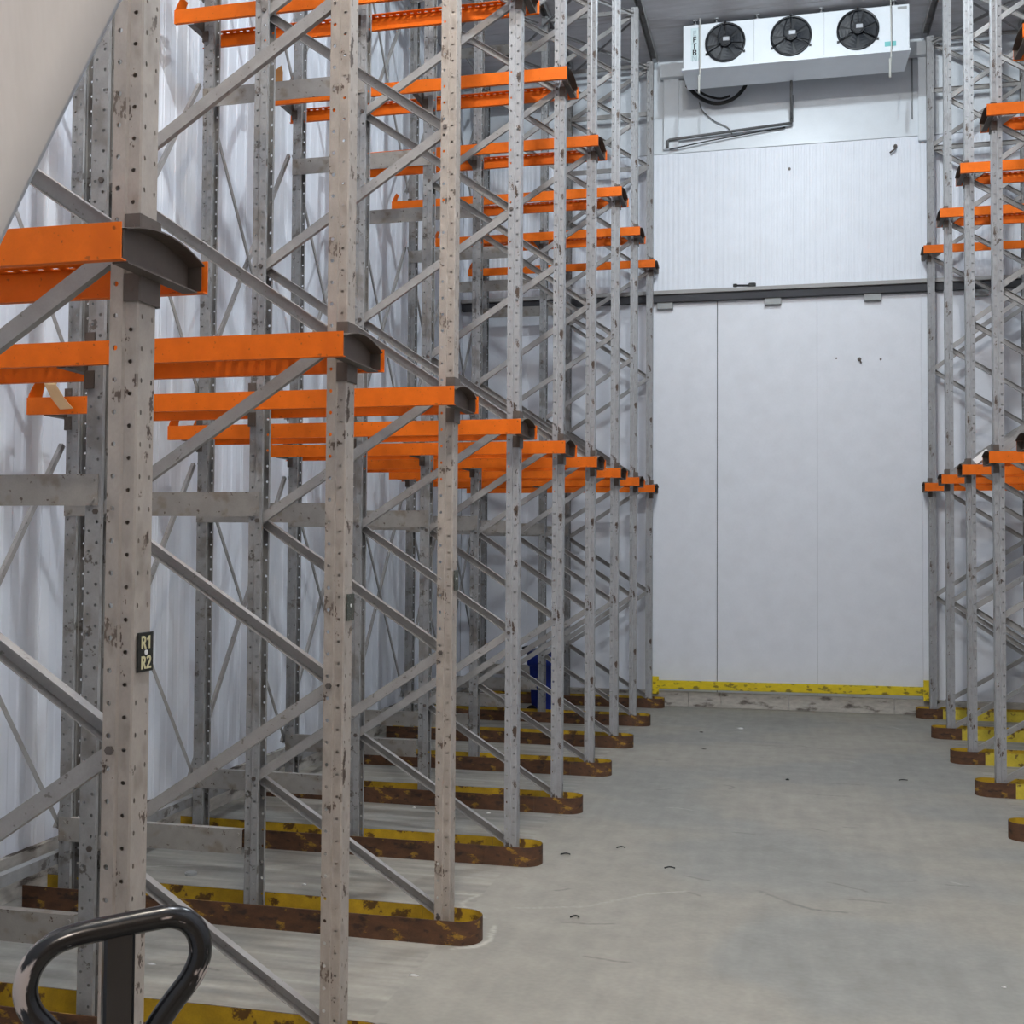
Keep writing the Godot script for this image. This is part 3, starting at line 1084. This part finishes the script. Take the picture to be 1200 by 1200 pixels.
	# hangers up to the ceiling
	for x in [-0.94, -0.72, -0.30, 0.345, 1.06]:
		st = mb()
		tube(st, [Vector3(x, y1 - 0.01, -0.03), Vector3(x, CEIL, -0.03)], 0.007, 8)
		stud(st, Vector3(x, y1, -0.03), Vector3.UP, 0.022, 0.012, 8)
		stud(st, Vector3(x, CEIL - 0.012, -0.03), Vector3.UP, 0.026, 0.012, 8)
		put("hanger", done(st), M.galv, o)

	# white bracket frame behind it
	var fr := thing("support_frame", "white painted steel frame fixed to the back wall around the cooling unit", "frame", Vector3(0, 0, ZW + 0.012))
	for d in [[-1.37, -1.20, 6.31, 7.20, 0.05], [1.385, 1.47, 6.20, 7.20, 0.05]]:
		st = mb()
		bevel_box(st, Vector3(d[0], d[2], 0), Vector3(d[1], d[3], d[4]), 0.004)
		stud(st, Vector3((d[0] + d[1]) * 0.5, d[2] + 0.08, d[4]), Vector3.BACK, 0.014, 0.006)
		stud(st, Vector3((d[0] + d[1]) * 0.5 - 0.02, d[3] - 0.10, d[4]), Vector3.BACK, 0.014, 0.006)
		put("upright_bar", done(st), M.enamel, fr)
	st = mb()
	bevel_box(st, Vector3(-1.40, 7.11, 0.05), Vector3(1.47, 7.26, 0.13), 0.005)
	put("cross_bar", done(st), M.enamel, fr)
	st = mb()
	tube(st, [Vector3(1.325, 6.45, 0.012), Vector3(1.325, 7.12, 0.012)], 0.008, 6)
	put("conduit", done(st), M.galv, fr)

	# drain pipe and the cables
	var dp := mb()
	tube(dp, smooth_path([Vector3(0.045, 6.80, ZW + 0.50), Vector3(0.045, 6.62, ZW + 0.30), Vector3(0.05, 6.54, ZW + 0.10)], 4), 0.014, 8)
	tube(dp, [Vector3(0.05, 6.80, ZW + 0.09), Vector3(0.05, 6.50, ZW + 0.09)], 0.018, 10)
	tube(dp, [Vector3(0.06, 6.49, ZW + 0.09), Vector3(-1.30, 6.405, ZW + 0.09), Vector3(-1.32, 6.395, ZW + 0.09), Vector3(-1.32, 6.315, ZW + 0.09)], 0.016, 10)
	var dpo := put("drain_pipe", done(dp), M.pipe)
	tag(dpo, "thin grey drain pipe dropping from the cooling unit and running left along the wall", "pipe")
	st = mb()
	tube(st, smooth_path([Vector3(-0.02, 6.46, ZW + 0.05), Vector3(-0.5, 6.41, ZW + 0.06), Vector3(-0.9, 6.36, ZW + 0.072), Vector3(-1.3, 6.30, ZW + 0.078)], 5), 0.007, 6)
	tag(put("cable", done(st), M.cable), "thin dark cable sagging just below the grey drain pipe", "cable")
	st = mb()
	tube(st, smooth_path([Vector3(-1.10, 6.98, ZW + 0.18), Vector3(-0.95, 6.83, ZW + 0.16), Vector3(-0.78, 6.76, ZW + 0.14), Vector3(-0.60, 6.79, ZW + 0.14), Vector3(-0.47, 6.90, ZW + 0.15), Vector3(-0.41, 7.02, ZW + 0.2)], 6), 0.022, 8)
	tube(st, smooth_path([Vector3(-1.06, 6.99, ZW + 0.16), Vector3(-0.90, 6.87, ZW + 0.14), Vector3(-0.74, 6.82, ZW + 0.12), Vector3(-0.62, 6.84, ZW + 0.12)], 6), 0.014, 8)
	tag(put("hose", done(st), M.cable), "black hose looped against the wall under the cooling unit's left end", "hose")
	st = mb()
	tube(st, smooth_path([Vector3(-0.955, 6.76, ZW + 0.2), Vector3(-0.93, 6.72, ZW + 0.06), Vector3(-0.80, 6.60, ZW + 0.04), Vector3(-0.66, 6.52, ZW + 0.04), Vector3(-0.60, 6.43, ZW + 0.05)], 5), 0.006, 6)
	tag(put("wire", done(st), M.pipe), "thin grey wire curving down the wall to the drain pipe", "wire")
	for d in [[-0.888, 6.30, "left end, by the letters"], [1.022, 6.30, "right end, by the teal sticker"]]:
		st = mb()
		tube(st, [Vector3(d[0], CEIL - 0.01, zf + 0.04), Vector3(d[0] + 0.004, 6.85, zf + 0.045), Vector3(d[0] - 0.008, d[1] + 0.24, zf + 0.045)], 0.007, 6)
		tube(st, [Vector3(d[0] - 0.008, d[1] + 0.42, zf + 0.045), Vector3(d[0] - 0.01, d[1] + 0.23, zf + 0.045)], 0.012, 6)
		tag(put("hanging_cord", done(st), M.cord), "thin pale cord hanging down the cooling unit's front, %s" % d[2], "cord")


func build_small_things() -> void:
	# crash bar across the foot of the back wall
	var bar := thing("crash_bar", "scuffed yellow crash bar low across the back wall between the two racks", "barrier", Vector3(0, 0, ZW + 0.135))
	var st := mb()
	bevel_box(st, Vector3(-1.47, 0.205, -0.03), Vector3(1.45, 0.30, 0.0), 0.004, Transform3D(Basis(Vector3.BACK, 0.006), Vector3.ZERO))
	put("bar", done(st), M.bar_yellow, bar)
	for d in [[-1.50, 0.14, 0.335], [1.40, 0.16, 0.385]]:
		st = mb()
		bevel_box(st, Vector3(d[0], d[1], 0.0), Vector3(d[0] + 0.10, d[2], 0.012), 0.003)
		put("end_plate", done(st), M.bar_yellow, bar)

	# black pipe offcut on the ledge
	st = mb()
	tube(st, [Vector3(-0.575, 4.71, ZW + 0.06), Vector3(-0.36, 4.698, ZW + 0.075)], 0.012, 8)
	bevel_box(st, Vector3(-0.42, 4.6805, ZW + 0.05), Vector3(-0.34, 4.726, ZW + 0.10), 0.008)
	bevel_box(st, Vector3(-0.59, 4.693, ZW + 0.048), Vector3(-0.545, 4.728, ZW + 0.075), 0.006)
	tag(put("pipe_clamp", done(st), M.cable), "black clamp with a short arm lying on the grey wall ledge", "clamp")

	# fixings on the back wall
	for d in [[0.767, 3.847, 0.022, "largest screw stub in the lower half of the back wall"], [0.99, 3.84, 0.012, "small dark screw right of the largest screw stub on the back wall"], [0.524, 3.865, 0.010, "faint screw head left of the largest screw stub on the back wall"], [0.025, 6.005, 0.016, "small dark screw high on the white wall below the drain pipe"]]:
		st = mb()
		stud(st, Vector3(d[0], d[1], ZW), Vector3.BACK, d[2], 0.012, 8)
		if d[2] > 0.02:
			tube(st, [Vector3(d[0], d[1] - 0.005, ZW + 0.012), Vector3(d[0] + 0.02, d[1] - 0.045, ZW + 0.03)], 0.007, 6)
		tag(put("screw", done(st), M.bolt), d[3], "screw", "fixings left in the back wall")
	st = mb()
	stud(st, Vector3(1.15, 6.17, ZW), Vector3.BACK, 0.02, 0.03, 8)
	tube(st, [Vector3(1.15, 6.17, ZW + 0.03), Vector3(1.145, 6.13, ZW + 0.05), Vector3(1.09, 6.09, ZW + 0.05)], 0.01, 6)
	tag(put("wall_hook", done(st), M.bolt), "dark bent hook sticking out of the white wall below the right cord", "hook")

	# blue wheeled bin between the far left frames
	var bin := thing("wheeled_bin", "dark blue plastic wheeled bin standing among the farthest left rack frames", "bin", Vector3(-2.50, 0, -11.92))
	st = mb()
	st.set_smooth_group(3)
	var rows := [[0.05, 0.100, 0.13], [0.10, 0.105, 0.135], [0.52, 0.125, 0.16], [0.54, 0.145, 0.18], [0.64, 0.148, 0.183]]
	for j in rows.size() - 1:
		for k in 4:
			var c := [[-1, -1], [1, -1], [1, 1], [-1, 1]]
			var p: Array = c[k]
			var q: Array = c[(k + 1) % 4]
			var a: Array = rows[j]
			var b: Array = rows[j + 1]
			quad(st, Vector3(p[0] * a[1], a[0], p[1] * a[2]), Vector3(p[0] * b[1], b[0], p[1] * b[2]), Vector3(q[0] * b[1], b[0], q[1] * b[2]), Vector3(q[0] * a[1], a[0], q[1] * a[2]))
	box(st, Vector3(-0.10, 0.045, -0.13), Vector3(0.10, 0.055, 0.13))
	put("body", done(st), M.blue, bin)
	st = mb()
	bevel_box(st, Vector3(-0.155, 0.64, -0.19), Vector3(0.155, 0.685, 0.19), 0.015)
	put("lid", done(st), M.blue_dark, bin)
	st = mb()
	tube(st, [Vector3(-0.17, 0.69, -0.1), Vector3(-0.21, 0.705, -0.1), Vector3(-0.21, 0.705, 0.1), Vector3(-0.17, 0.69, 0.1)], 0.014, 8)
	put("handle", done(st), M.cable, bin)
	for z in [-0.14, 0.14]:
		st = mb()
		stud(st, Vector3(-0.10, 0.06, z), Vector3(0, 0, signf(z)), 0.06, 0.035, 16)
		put("wheel", done(st), M.cable, bin)

	# row signs on the aisle faces of the first three uprights
	var sg := thing("row_sign", "black R1 and R2 sign with cream letters on the nearest left upright", "sign", Vector3(XL + 0.0045, 1.503, lane(0) - 0.008), "signs on the uprights")
	st = mb()
	bevel_box(st, Vector3(-0.0015, -0.046, -0.033), Vector3(0.0015, 0.046, 0.033), 0.0008)
	put("sign_plate", done(st), M.sign, sg)
	text(sg, "R1", 0.030, Vector3(0.0022, 0.022, 0.0), M.letter, PI / 2, "letters", 0.95)
	text(sg, "R2", 0.030, Vector3(0.0022, -0.025, 0.0), M.letter, PI / 2, "letters", 0.95)
	st = mb()
	stud(st, Vector3(0.0015, -0.001, 0.0), Vector3.RIGHT, 0.006, 0.002, 10)
	put("lit_hole_dot", done(st), M.paper, sg)  # white dot drawn for light showing in the bolt hole
	for d in [[1, 1.545, "dirty grey sign with rubbed letters on the second left upright"], [2, 1.605, "dirty grey sign with rubbed letters on the third left upright"]]:
		var s2 := thing("row_sign", d[2], "sign", Vector3(XL + 0.0045, d[1], lane(d[0]) - 0.008), "signs on the uprights")
		st = mb()
		bevel_box(st, Vector3(-0.0015, -0.046, -0.033), Vector3(0.0015, 0.046, 0.033), 0.0008)
		put("sign_plate", done(st), M.sign_worn, s2)
		st = mb()
		stud(st, Vector3(0.0015, 0.006, 0.0), Vector3.RIGHT, 0.006, 0.002, 10)
		put("lit_hole_dot", done(st), M.paper, s2)  # same white dot for a lit bolt hole as on the first sign

	# card on the third frame's rail, chip on a spacer plate, white sheet on a right rail
	st = mb()
	var zc := lane(2) + 0.19
	var pts := [[Vector3(-3.475, 2.560, zc - 0.03), Vector3(-3.415, 2.562, zc - 0.03)], [Vector3(-3.470, 2.525, zc + 0.006), Vector3(-3.405, 2.520, zc + 0.008)], [Vector3(-3.425, 2.455, zc + 0.012), Vector3(-3.355, 2.455, zc + 0.014)], [Vector3(-3.372, 2.400, zc + 0.02), Vector3(-3.300, 2.402, zc + 0.022)]]
	for k in 3:
		for dz in [0.0, 0.004]:
			var e := Vector3(0, 0, dz)
			quad(st, pts[k][0] + e, pts[k][1] + e, pts[k + 1][1] + e, pts[k + 1][0] + e)
		for j in 2:
			quad(st, pts[k][j], pts[k + 1][j], pts[k + 1][j] + Vector3(0, 0, 0.004), pts[k][j] + Vector3(0, 0, 0.004))
	tag(put("card_strip", done(st), M.card), "beige strip of card hanging over the wall end of an orange rail", "card")
	st = mb()
	var t := Transform3D(Basis(Vector3.UP, 0.5), Vector3(-2.955, 4.535, lane(3) + 0.03))
	box(st, Vector3(-0.035, 0, -0.012), Vector3(0.015, 0.062, 0.012), t)
	tri(st, t * Vector3(-0.035, 0.062, 0.012), t * Vector3(0.015, 0.062, 0.012), t * Vector3(0.005, 0.10, 0.012))
	tri(st, t * Vector3(-0.035, 0.062, -0.012), t * Vector3(0.015, 0.062, -0.012), t * Vector3(0.005, 0.10, -0.012))
	quad(st, t * Vector3(-0.035, 0.062, 0.012), t * Vector3(0.005, 0.10, 0.012), t * Vector3(0.005, 0.10, -0.012), t * Vector3(-0.035, 0.062, -0.012))
	quad(st, t * Vector3(0.015, 0.062, 0.012), t * Vector3(0.005, 0.10, 0.012), t * Vector3(0.005, 0.10, -0.012), t * Vector3(0.015, 0.062, -0.012))
	tag(put("wood_chip", done(st), M.card_dark), "small brown wood chip standing on a spacer plate of the fourth left frame", "chip")
	st = mb()
	var zr := lane(6) + 0.10
	t = Transform3D(Basis(Vector3.BACK, 0.69) * Basis(Vector3.RIGHT, -0.25), Vector3(1.505, 2.492, zr))
	bevel_box(st, Vector3(0, -0.026, -0.0015), Vector3(0.14, 0.026, 0.0015), 0.0006, t)
	tag(put("paper_sheet", done(st), M.paper), "small white sheet propped on an orange lower rail of the right rack", "paper")


	# litter on the floor: position, half sizes, material, label
	var litter := [
		[Vector3(-0.449, 0, -11.53), Vector3(0.035, 0.012, 0.022), "paper", "white_scrap", "white scrap on the floor in front of the yellow crash bar", "scrap"],
		[Vector3(-0.807, 0, -11.21), Vector3(0.02, 0.008, 0.02), "bolt", "dark_scrap", "dark scrap on the floor left of the white scrap by the crash bar", "scrap"],
		[Vector3(-0.716, 0, -10.27), Vector3(0.022, 0.006, 0.012), "bolt", "dark_scrap", "tiny dark scrap on the floor in front of the scraps by the crash bar", "scrap"],
		[Vector3(0.0, 0, -9.07), Vector3(0.018, 0.012, 0.016), "cable", "pebble", "small black pebble in the middle of the aisle floor", "pebble"],
		[Vector3(0.845, 0, -5.01), Vector3(0.012, 0.005, 0.009), "paper", "white_scrap", "tiny white scrap on the right of the aisle floor near the camera", "scrap"],
		[Vector3(-2.817, 0, -5.19), Vector3(0.028, 0.011, 0.016), "paper", "paper_scrap", "cream crumpled scrap lying by the third left frame's floor guide", "scrap"],
		[Vector3(-2.44, 0, -5.60), Vector3(0.012, 0.008, 0.010), "paper", "white_scrap", "white crumb on the floor behind the third left frame's guide", "scrap"],
		[Vector3(-2.494, 0, -4.80), Vector3(0.008, 0.006, 0.008), "paper", "white_scrap", "tiny white crumb in front of the third left frame's floor guide", "scrap"],
		[Vector3(-2.449, 0, -7.43), Vector3(0.016, 0.008, 0.012), "paper", "white_scrap", "white crumb on the floor before the fifth left frame's guide", "scrap"],
		[Vector3(-1.928, 0, -7.41), Vector3(0.018, 0.009, 0.014), "paper", "white_scrap", "white crumb by the front foot of the fifth left frame's guide", "scrap"],
		[Vector3(-1.491, 0, -4.54), Vector3(0.025, 0.004, 0.012), "paper", "white_scrap", "faint white flake on the bare floor before the rounded third guide", "scrap"],
		[Vector3(-2.592, 0, -4.385), Vector3(0.022, 0.005, 0.010), "paper", "plastic_scrap", "torn clear scrap lying behind the black loop handle", "scrap"],
	]
	rng.seed = 77
	for l in litter:
		st = mb()
		st.set_smooth_group(1)
		var h: Vector3 = l[1]
		var n := 8
		var rim := []
		for k in n:
			var an := TAU * k / n
			var j := rng.randf_range(0.65, 1.15)
			rim.append(Vector3(cos(an) * h.x * j, rng.randf_range(0.1, 0.6) * h.y, sin(an) * h.z * j))
		for k in n:
			var q := (k + 1) % n
			tri(st, Vector3(0, h.y, 0), rim[k], rim[q])
			quad(st, rim[k], Vector3(rim[k].x * 0.9, 0, rim[k].z * 0.9), Vector3(rim[q].x * 0.9, 0, rim[q].z * 0.9), rim[q])
		tag(put(l[3], done(st), M[l[2]], null, l[0]), l[4], l[5], "litter on the floor")
	st = mb()
	stud(st, Vector3.ZERO, Vector3.UP, 0.032, 0.012, 14)
	stud(st, Vector3(0, 0.012, 0), Vector3.UP, 0.026, 0.004, 14)
	tag(put("bottle_cap", done(st), M.clip, null, Vector3(-3.10, 0, -5.62)), "round grey cap lying on the floor behind the third left frame", "cap", "litter on the floor")
	# bits of black strap
	var twigs := [[Vector3(-1.236, 0, -6.52), 0.045, "curled black strap end beside the fourth guide's rounded end"], [Vector3(-0.95, 0, -6.75), 0.04, "thin dark strap end right of the fourth guide's rounded end"], [Vector3(-0.63, 0, -6.39), 0.045, "curved black strap end in the aisle, farthest out from the left guides"], [Vector3(-0.982, 0, -5.43), 0.035, "bent black strap end on the floor by the third guide's rounded end"], [Vector3(0.853, 0, -9.27), 0.05, "thin dark strap end on the floor near the right rack"]]
	for w in twigs:
		st = mb()
		var s: float = w[1] * 0.62
		tube(st, smooth_path([Vector3(-s, 0.006, 0.01), Vector3(-s * 0.3, 0.007, -0.012), Vector3(s * 0.4, 0.008, -0.008), Vector3(s, 0.012, 0.02)], 4), 0.0035, 6)
		tag(put("strap_end", done(st), M.cable, null, w[0]), w[2], "strap", "litter on the floor")


func build_pallet_jack() -> void:
	var p0 := Vector3(-0.880, 1.226, -1.401)
	var yaw := deg_to_rad(38.0)
	var o := thing("pallet_jack", "black hand pallet jack with a worn loop handle in the lower left corner", "pallet jack", Vector3(p0.x, 0, p0.z), "", yaw)
	# local x runs along the loop, y up, +z towards the camera side
	var loop := []
	for q in [[-0.055, 0.006], [-0.005, 0.011], [0.045, 0.015], [0.071, 0.015], [0.093, 0.005], [0.107, -0.016], [0.109, -0.044], [0.097, -0.072], [0.072, -0.103], [0.05, -0.135], [0.03, -0.175], [0.018, -0.215], [-0.012, -0.225], [-0.035, -0.19], [-0.06, -0.145], [-0.090, -0.108], [-0.107, -0.085], [-0.114, -0.058], [-0.107, -0.028], [-0.086, -0.005]]:
		loop.append(Vector3(q[0], p0.y + q[1], 0))
	var st := mb()
	var path := smooth_path(loop, 4, true)
	st.set_smooth_group(1)
	for i in path.size():
		for k in 20:
			for c in [[0, 0], [1, 0], [1, 1], [0, 0], [1, 1], [0, 1]]:
				var j: int = (i + c[0]) % path.size()
				var d: Vector3 = (path[(j + 1) % path.size()] - path[j - 1]).normalized()
				var out := d.cross(Vector3.BACK)
				out *= -1.0
				var w: float = TAU * (k + c[1]) / 20.0
				st.set_uv(Vector2((i + c[0]) / float(path.size()), (k + c[1]) / 20.0))
				st.add_vertex(path[j] + (out * cos(w) + Vector3.BACK * sin(w)) * 0.0158)
	st.set_smooth_group(-1)
	put("loop_handle", done(st), M.jack_tube, o)
	st = mb()
	bevel_box(st, Vector3(-0.018, 0.50, -0.028), Vector3(0.022, p0.y + 0.004, 0.010), 0.004)
	put("shaft", done(st), M.black_gloss, o)
	st = mb()
	bevel_box(st, Vector3(-0.05, 0.34, -0.05), Vector3(0.055, 0.54, 0.04), 0.01)
	put("yoke", done(st), M.black_gloss, o)
	st = mb()
	stud(st, Vector3(0.0, 0.16, 0.0), Vector3.UP, 0.05, 0.20, 18)
	bevel_box(st, Vector3(-0.09, 0.12, -0.06), Vector3(0.09, 0.18, 0.10), 0.01)
	put("pump", done(st), M.black_gloss, o)
	for x in [-0.075, 0.035]:
		st = mb()
		stud(st, Vector3(x, 0.09, -0.01), Vector3.RIGHT, 0.09, 0.045, 22)
		put("steer_wheel", done(st), M.cable, o)
	st = mb()
	stud(st, Vector3(-0.08, 0.09, -0.01), Vector3.RIGHT, 0.02, 0.16, 10)
	put("axle", done(st), M.galv, o)
	for s in [-1.0, 1.0]:
		st = mb()
		bevel_box(st, Vector3(s * 0.19 - 0.075, 0.05, 0.10), Vector3(s * 0.19 + 0.075, 0.10, 1.05), 0.01)
		put("fork", done(st), M.black_gloss, o)
		st = mb()
		stud(st, Vector3(s * 0.19 - 0.04, 0.041, 0.93), Vector3.RIGHT, 0.041, 0.08, 16)
		put("load_roller", done(st), M.cable, o)
	st = mb()
	bevel_box(st, Vector3(-0.265, 0.08, 0.07), Vector3(0.265, 0.30, 0.14), 0.012)
	put("fork_carriage", done(st), M.black_gloss, o)


func build_curtain() -> void:
	# a heavy milky plastic strip hung in the doorway and pushed aside, so that its free edge runs down to the left
	var o := thing("strip_curtain", "milky beige plastic curtain strip pushed aside at the top left of the doorway", "curtain", Vector3(0, 0, ZF + 0.022))
	var st := mb()
	st.set_smooth_group(1)
	var nu := 16
	var nv := 24
	var P := func(u: float, v: float, side: float) -> Vector3:
		# v from the top rail (0) down (1); u across from the free right edge (0) to the left (1)
		var y := lerpf(2.70, 1.30, v)
		var edge := -0.443 + (y - 2.13) * 0.57 - 0.004 * sin((y - 1.9) * 9.0)
		var x := edge - u * (0.50 - 0.20 * v)
		var z := 0.022 * sin(u * 9.0) * (0.4 + v) + 0.03 * u * v
		return Vector3(x, y, z + side * 0.004)
	for i in nv:
		for j in nu:
			var u0 := float(j) / nu
			var u1 := float(j + 1) / nu
			var v0 := float(i) / nv
			var v1 := float(i + 1) / nv
			quad(st, P.call(u0, v0, 1.0), P.call(u1, v0, 1.0), P.call(u1, v1, 1.0), P.call(u0, v1, 1.0))
			quad(st, P.call(u0, v1, 0.0), P.call(u1, v1, 0.0), P.call(u1, v0, 0.0), P.call(u0, v0, 0.0))
		var w0 := float(i) / nv
		var w1 := float(i + 1) / nv
		quad(st, P.call(0.0, w0, 0.0), P.call(0.0, w0, 1.0), P.call(0.0, w1, 1.0), P.call(0.0, w1, 0.0))
	put("strip", done(st), M.pvc, o)
	st = mb()
	bevel_box(st, Vector3(-0.79, 2.68, -0.03), Vector3(1.24, 2.75, 0.03), 0.005)
	put("hanging_rail", done(st), M.galv, o)


func lamp(at: Vector3, r: float, energy: float, color: Color, label: String, mat: Material) -> void:
	# a round globe under a cap on the ceiling, with its light inside
	var o := thing("globe_lamp", label, "lamp", at)
	var st := mb()
	stud(st, Vector3(0, -0.05, 0), Vector3.UP, r * 0.6, 0.05, 20)
	put("cap", done(st), M.enamel, o)
	st = mb()
	st.set_smooth_group(1)
	var c := Vector3(0, -0.05 - r * 0.9, 0)
	for i in 10:
		for j in 20:
			var q := []
			for k in [[0, 0], [1, 0], [1, 1], [0, 1]]:
				var t: float = PI * (i + k[0]) / 10.0
				var p: float = TAU * (j + k[1]) / 20.0
				q.append(c + Vector3(sin(t) * cos(p), cos(t), sin(t) * sin(p)) * r)
			quad(st, q[0], q[1], q[2], q[3])
	put("globe", done(st), mat, o)
	var l := OmniLight3D.new()
	l.name = "lamp_light"
	l.light_size = r * 0.95
	l.light_energy = energy
	l.light_color = color
	l.omni_range = 40.0
	l.omni_attenuation = 2.0
	l.shadow_enabled = true
	o.add_child(l, true)
	l.position = c


func _ready() -> void:
	# camera: measured from the vanishing points of the racks
	var cam := Camera3D.new()
	cam.name = "camera"
	add_child(cam)
	cam.fov = 48.0668
	cam.near = 0.05
	cam.far = 60.0
	cam.transform = Transform3D(Basis(Vector3(0.97239647, 0.0063722, -0.23324774), Vector3(0.00125853, 0.99946926, 0.03255169), Vector3(0.23333138, -0.0319467, 0.97187236)).orthonormalized(), Vector3(0, 1.75, 0))
	cam.current = true

	var we := WorldEnvironment.new()
	we.name = "environment"
	var env := Environment.new()
	env.background_mode = Environment.BG_COLOR
	env.background_color = Color(0.02, 0.02, 0.02)
	env.tonemap_mode = Environment.TONE_MAPPER_LINEAR
	env.tonemap_exposure = 1.05
	env.sdfgi_enabled = true
	env.ssao_enabled = true
	env.ssil_enabled = true
	we.environment = env
	add_child(we)

	rng.seed = 1
	make_materials()
	# the room's lamps, all above or behind the picture
	for d in [[-2.0, 8.8, "nearest the doorway", Color(1.0, 0.955, 0.88), -0.7], [-4.0, 11.0, "in the middle of the aisle", Color(0.94, 0.97, 1.0), -0.3], [-8.8, 7.4, "nearest the cooling unit", Color(0.92, 0.97, 1.0), 0.2]]:
		lamp(Vector3(d[4], CEIL, d[0]), 0.08, d[1], d[3], "white globe lamp under the ceiling over the aisle, %s" % d[2], M.lamp)
	lamp(Vector3(0.3, 3.3, 1.2), 0.14, 3.0, Color(1.0, 0.95, 0.90), "warm white globe lamp under the lobby ceiling before the doorway", M.warm_lamp)

	build_shell()
	build_racks()
	build_evaporator()
	build_pallet_jack()
	build_curtain()
	build_small_things()
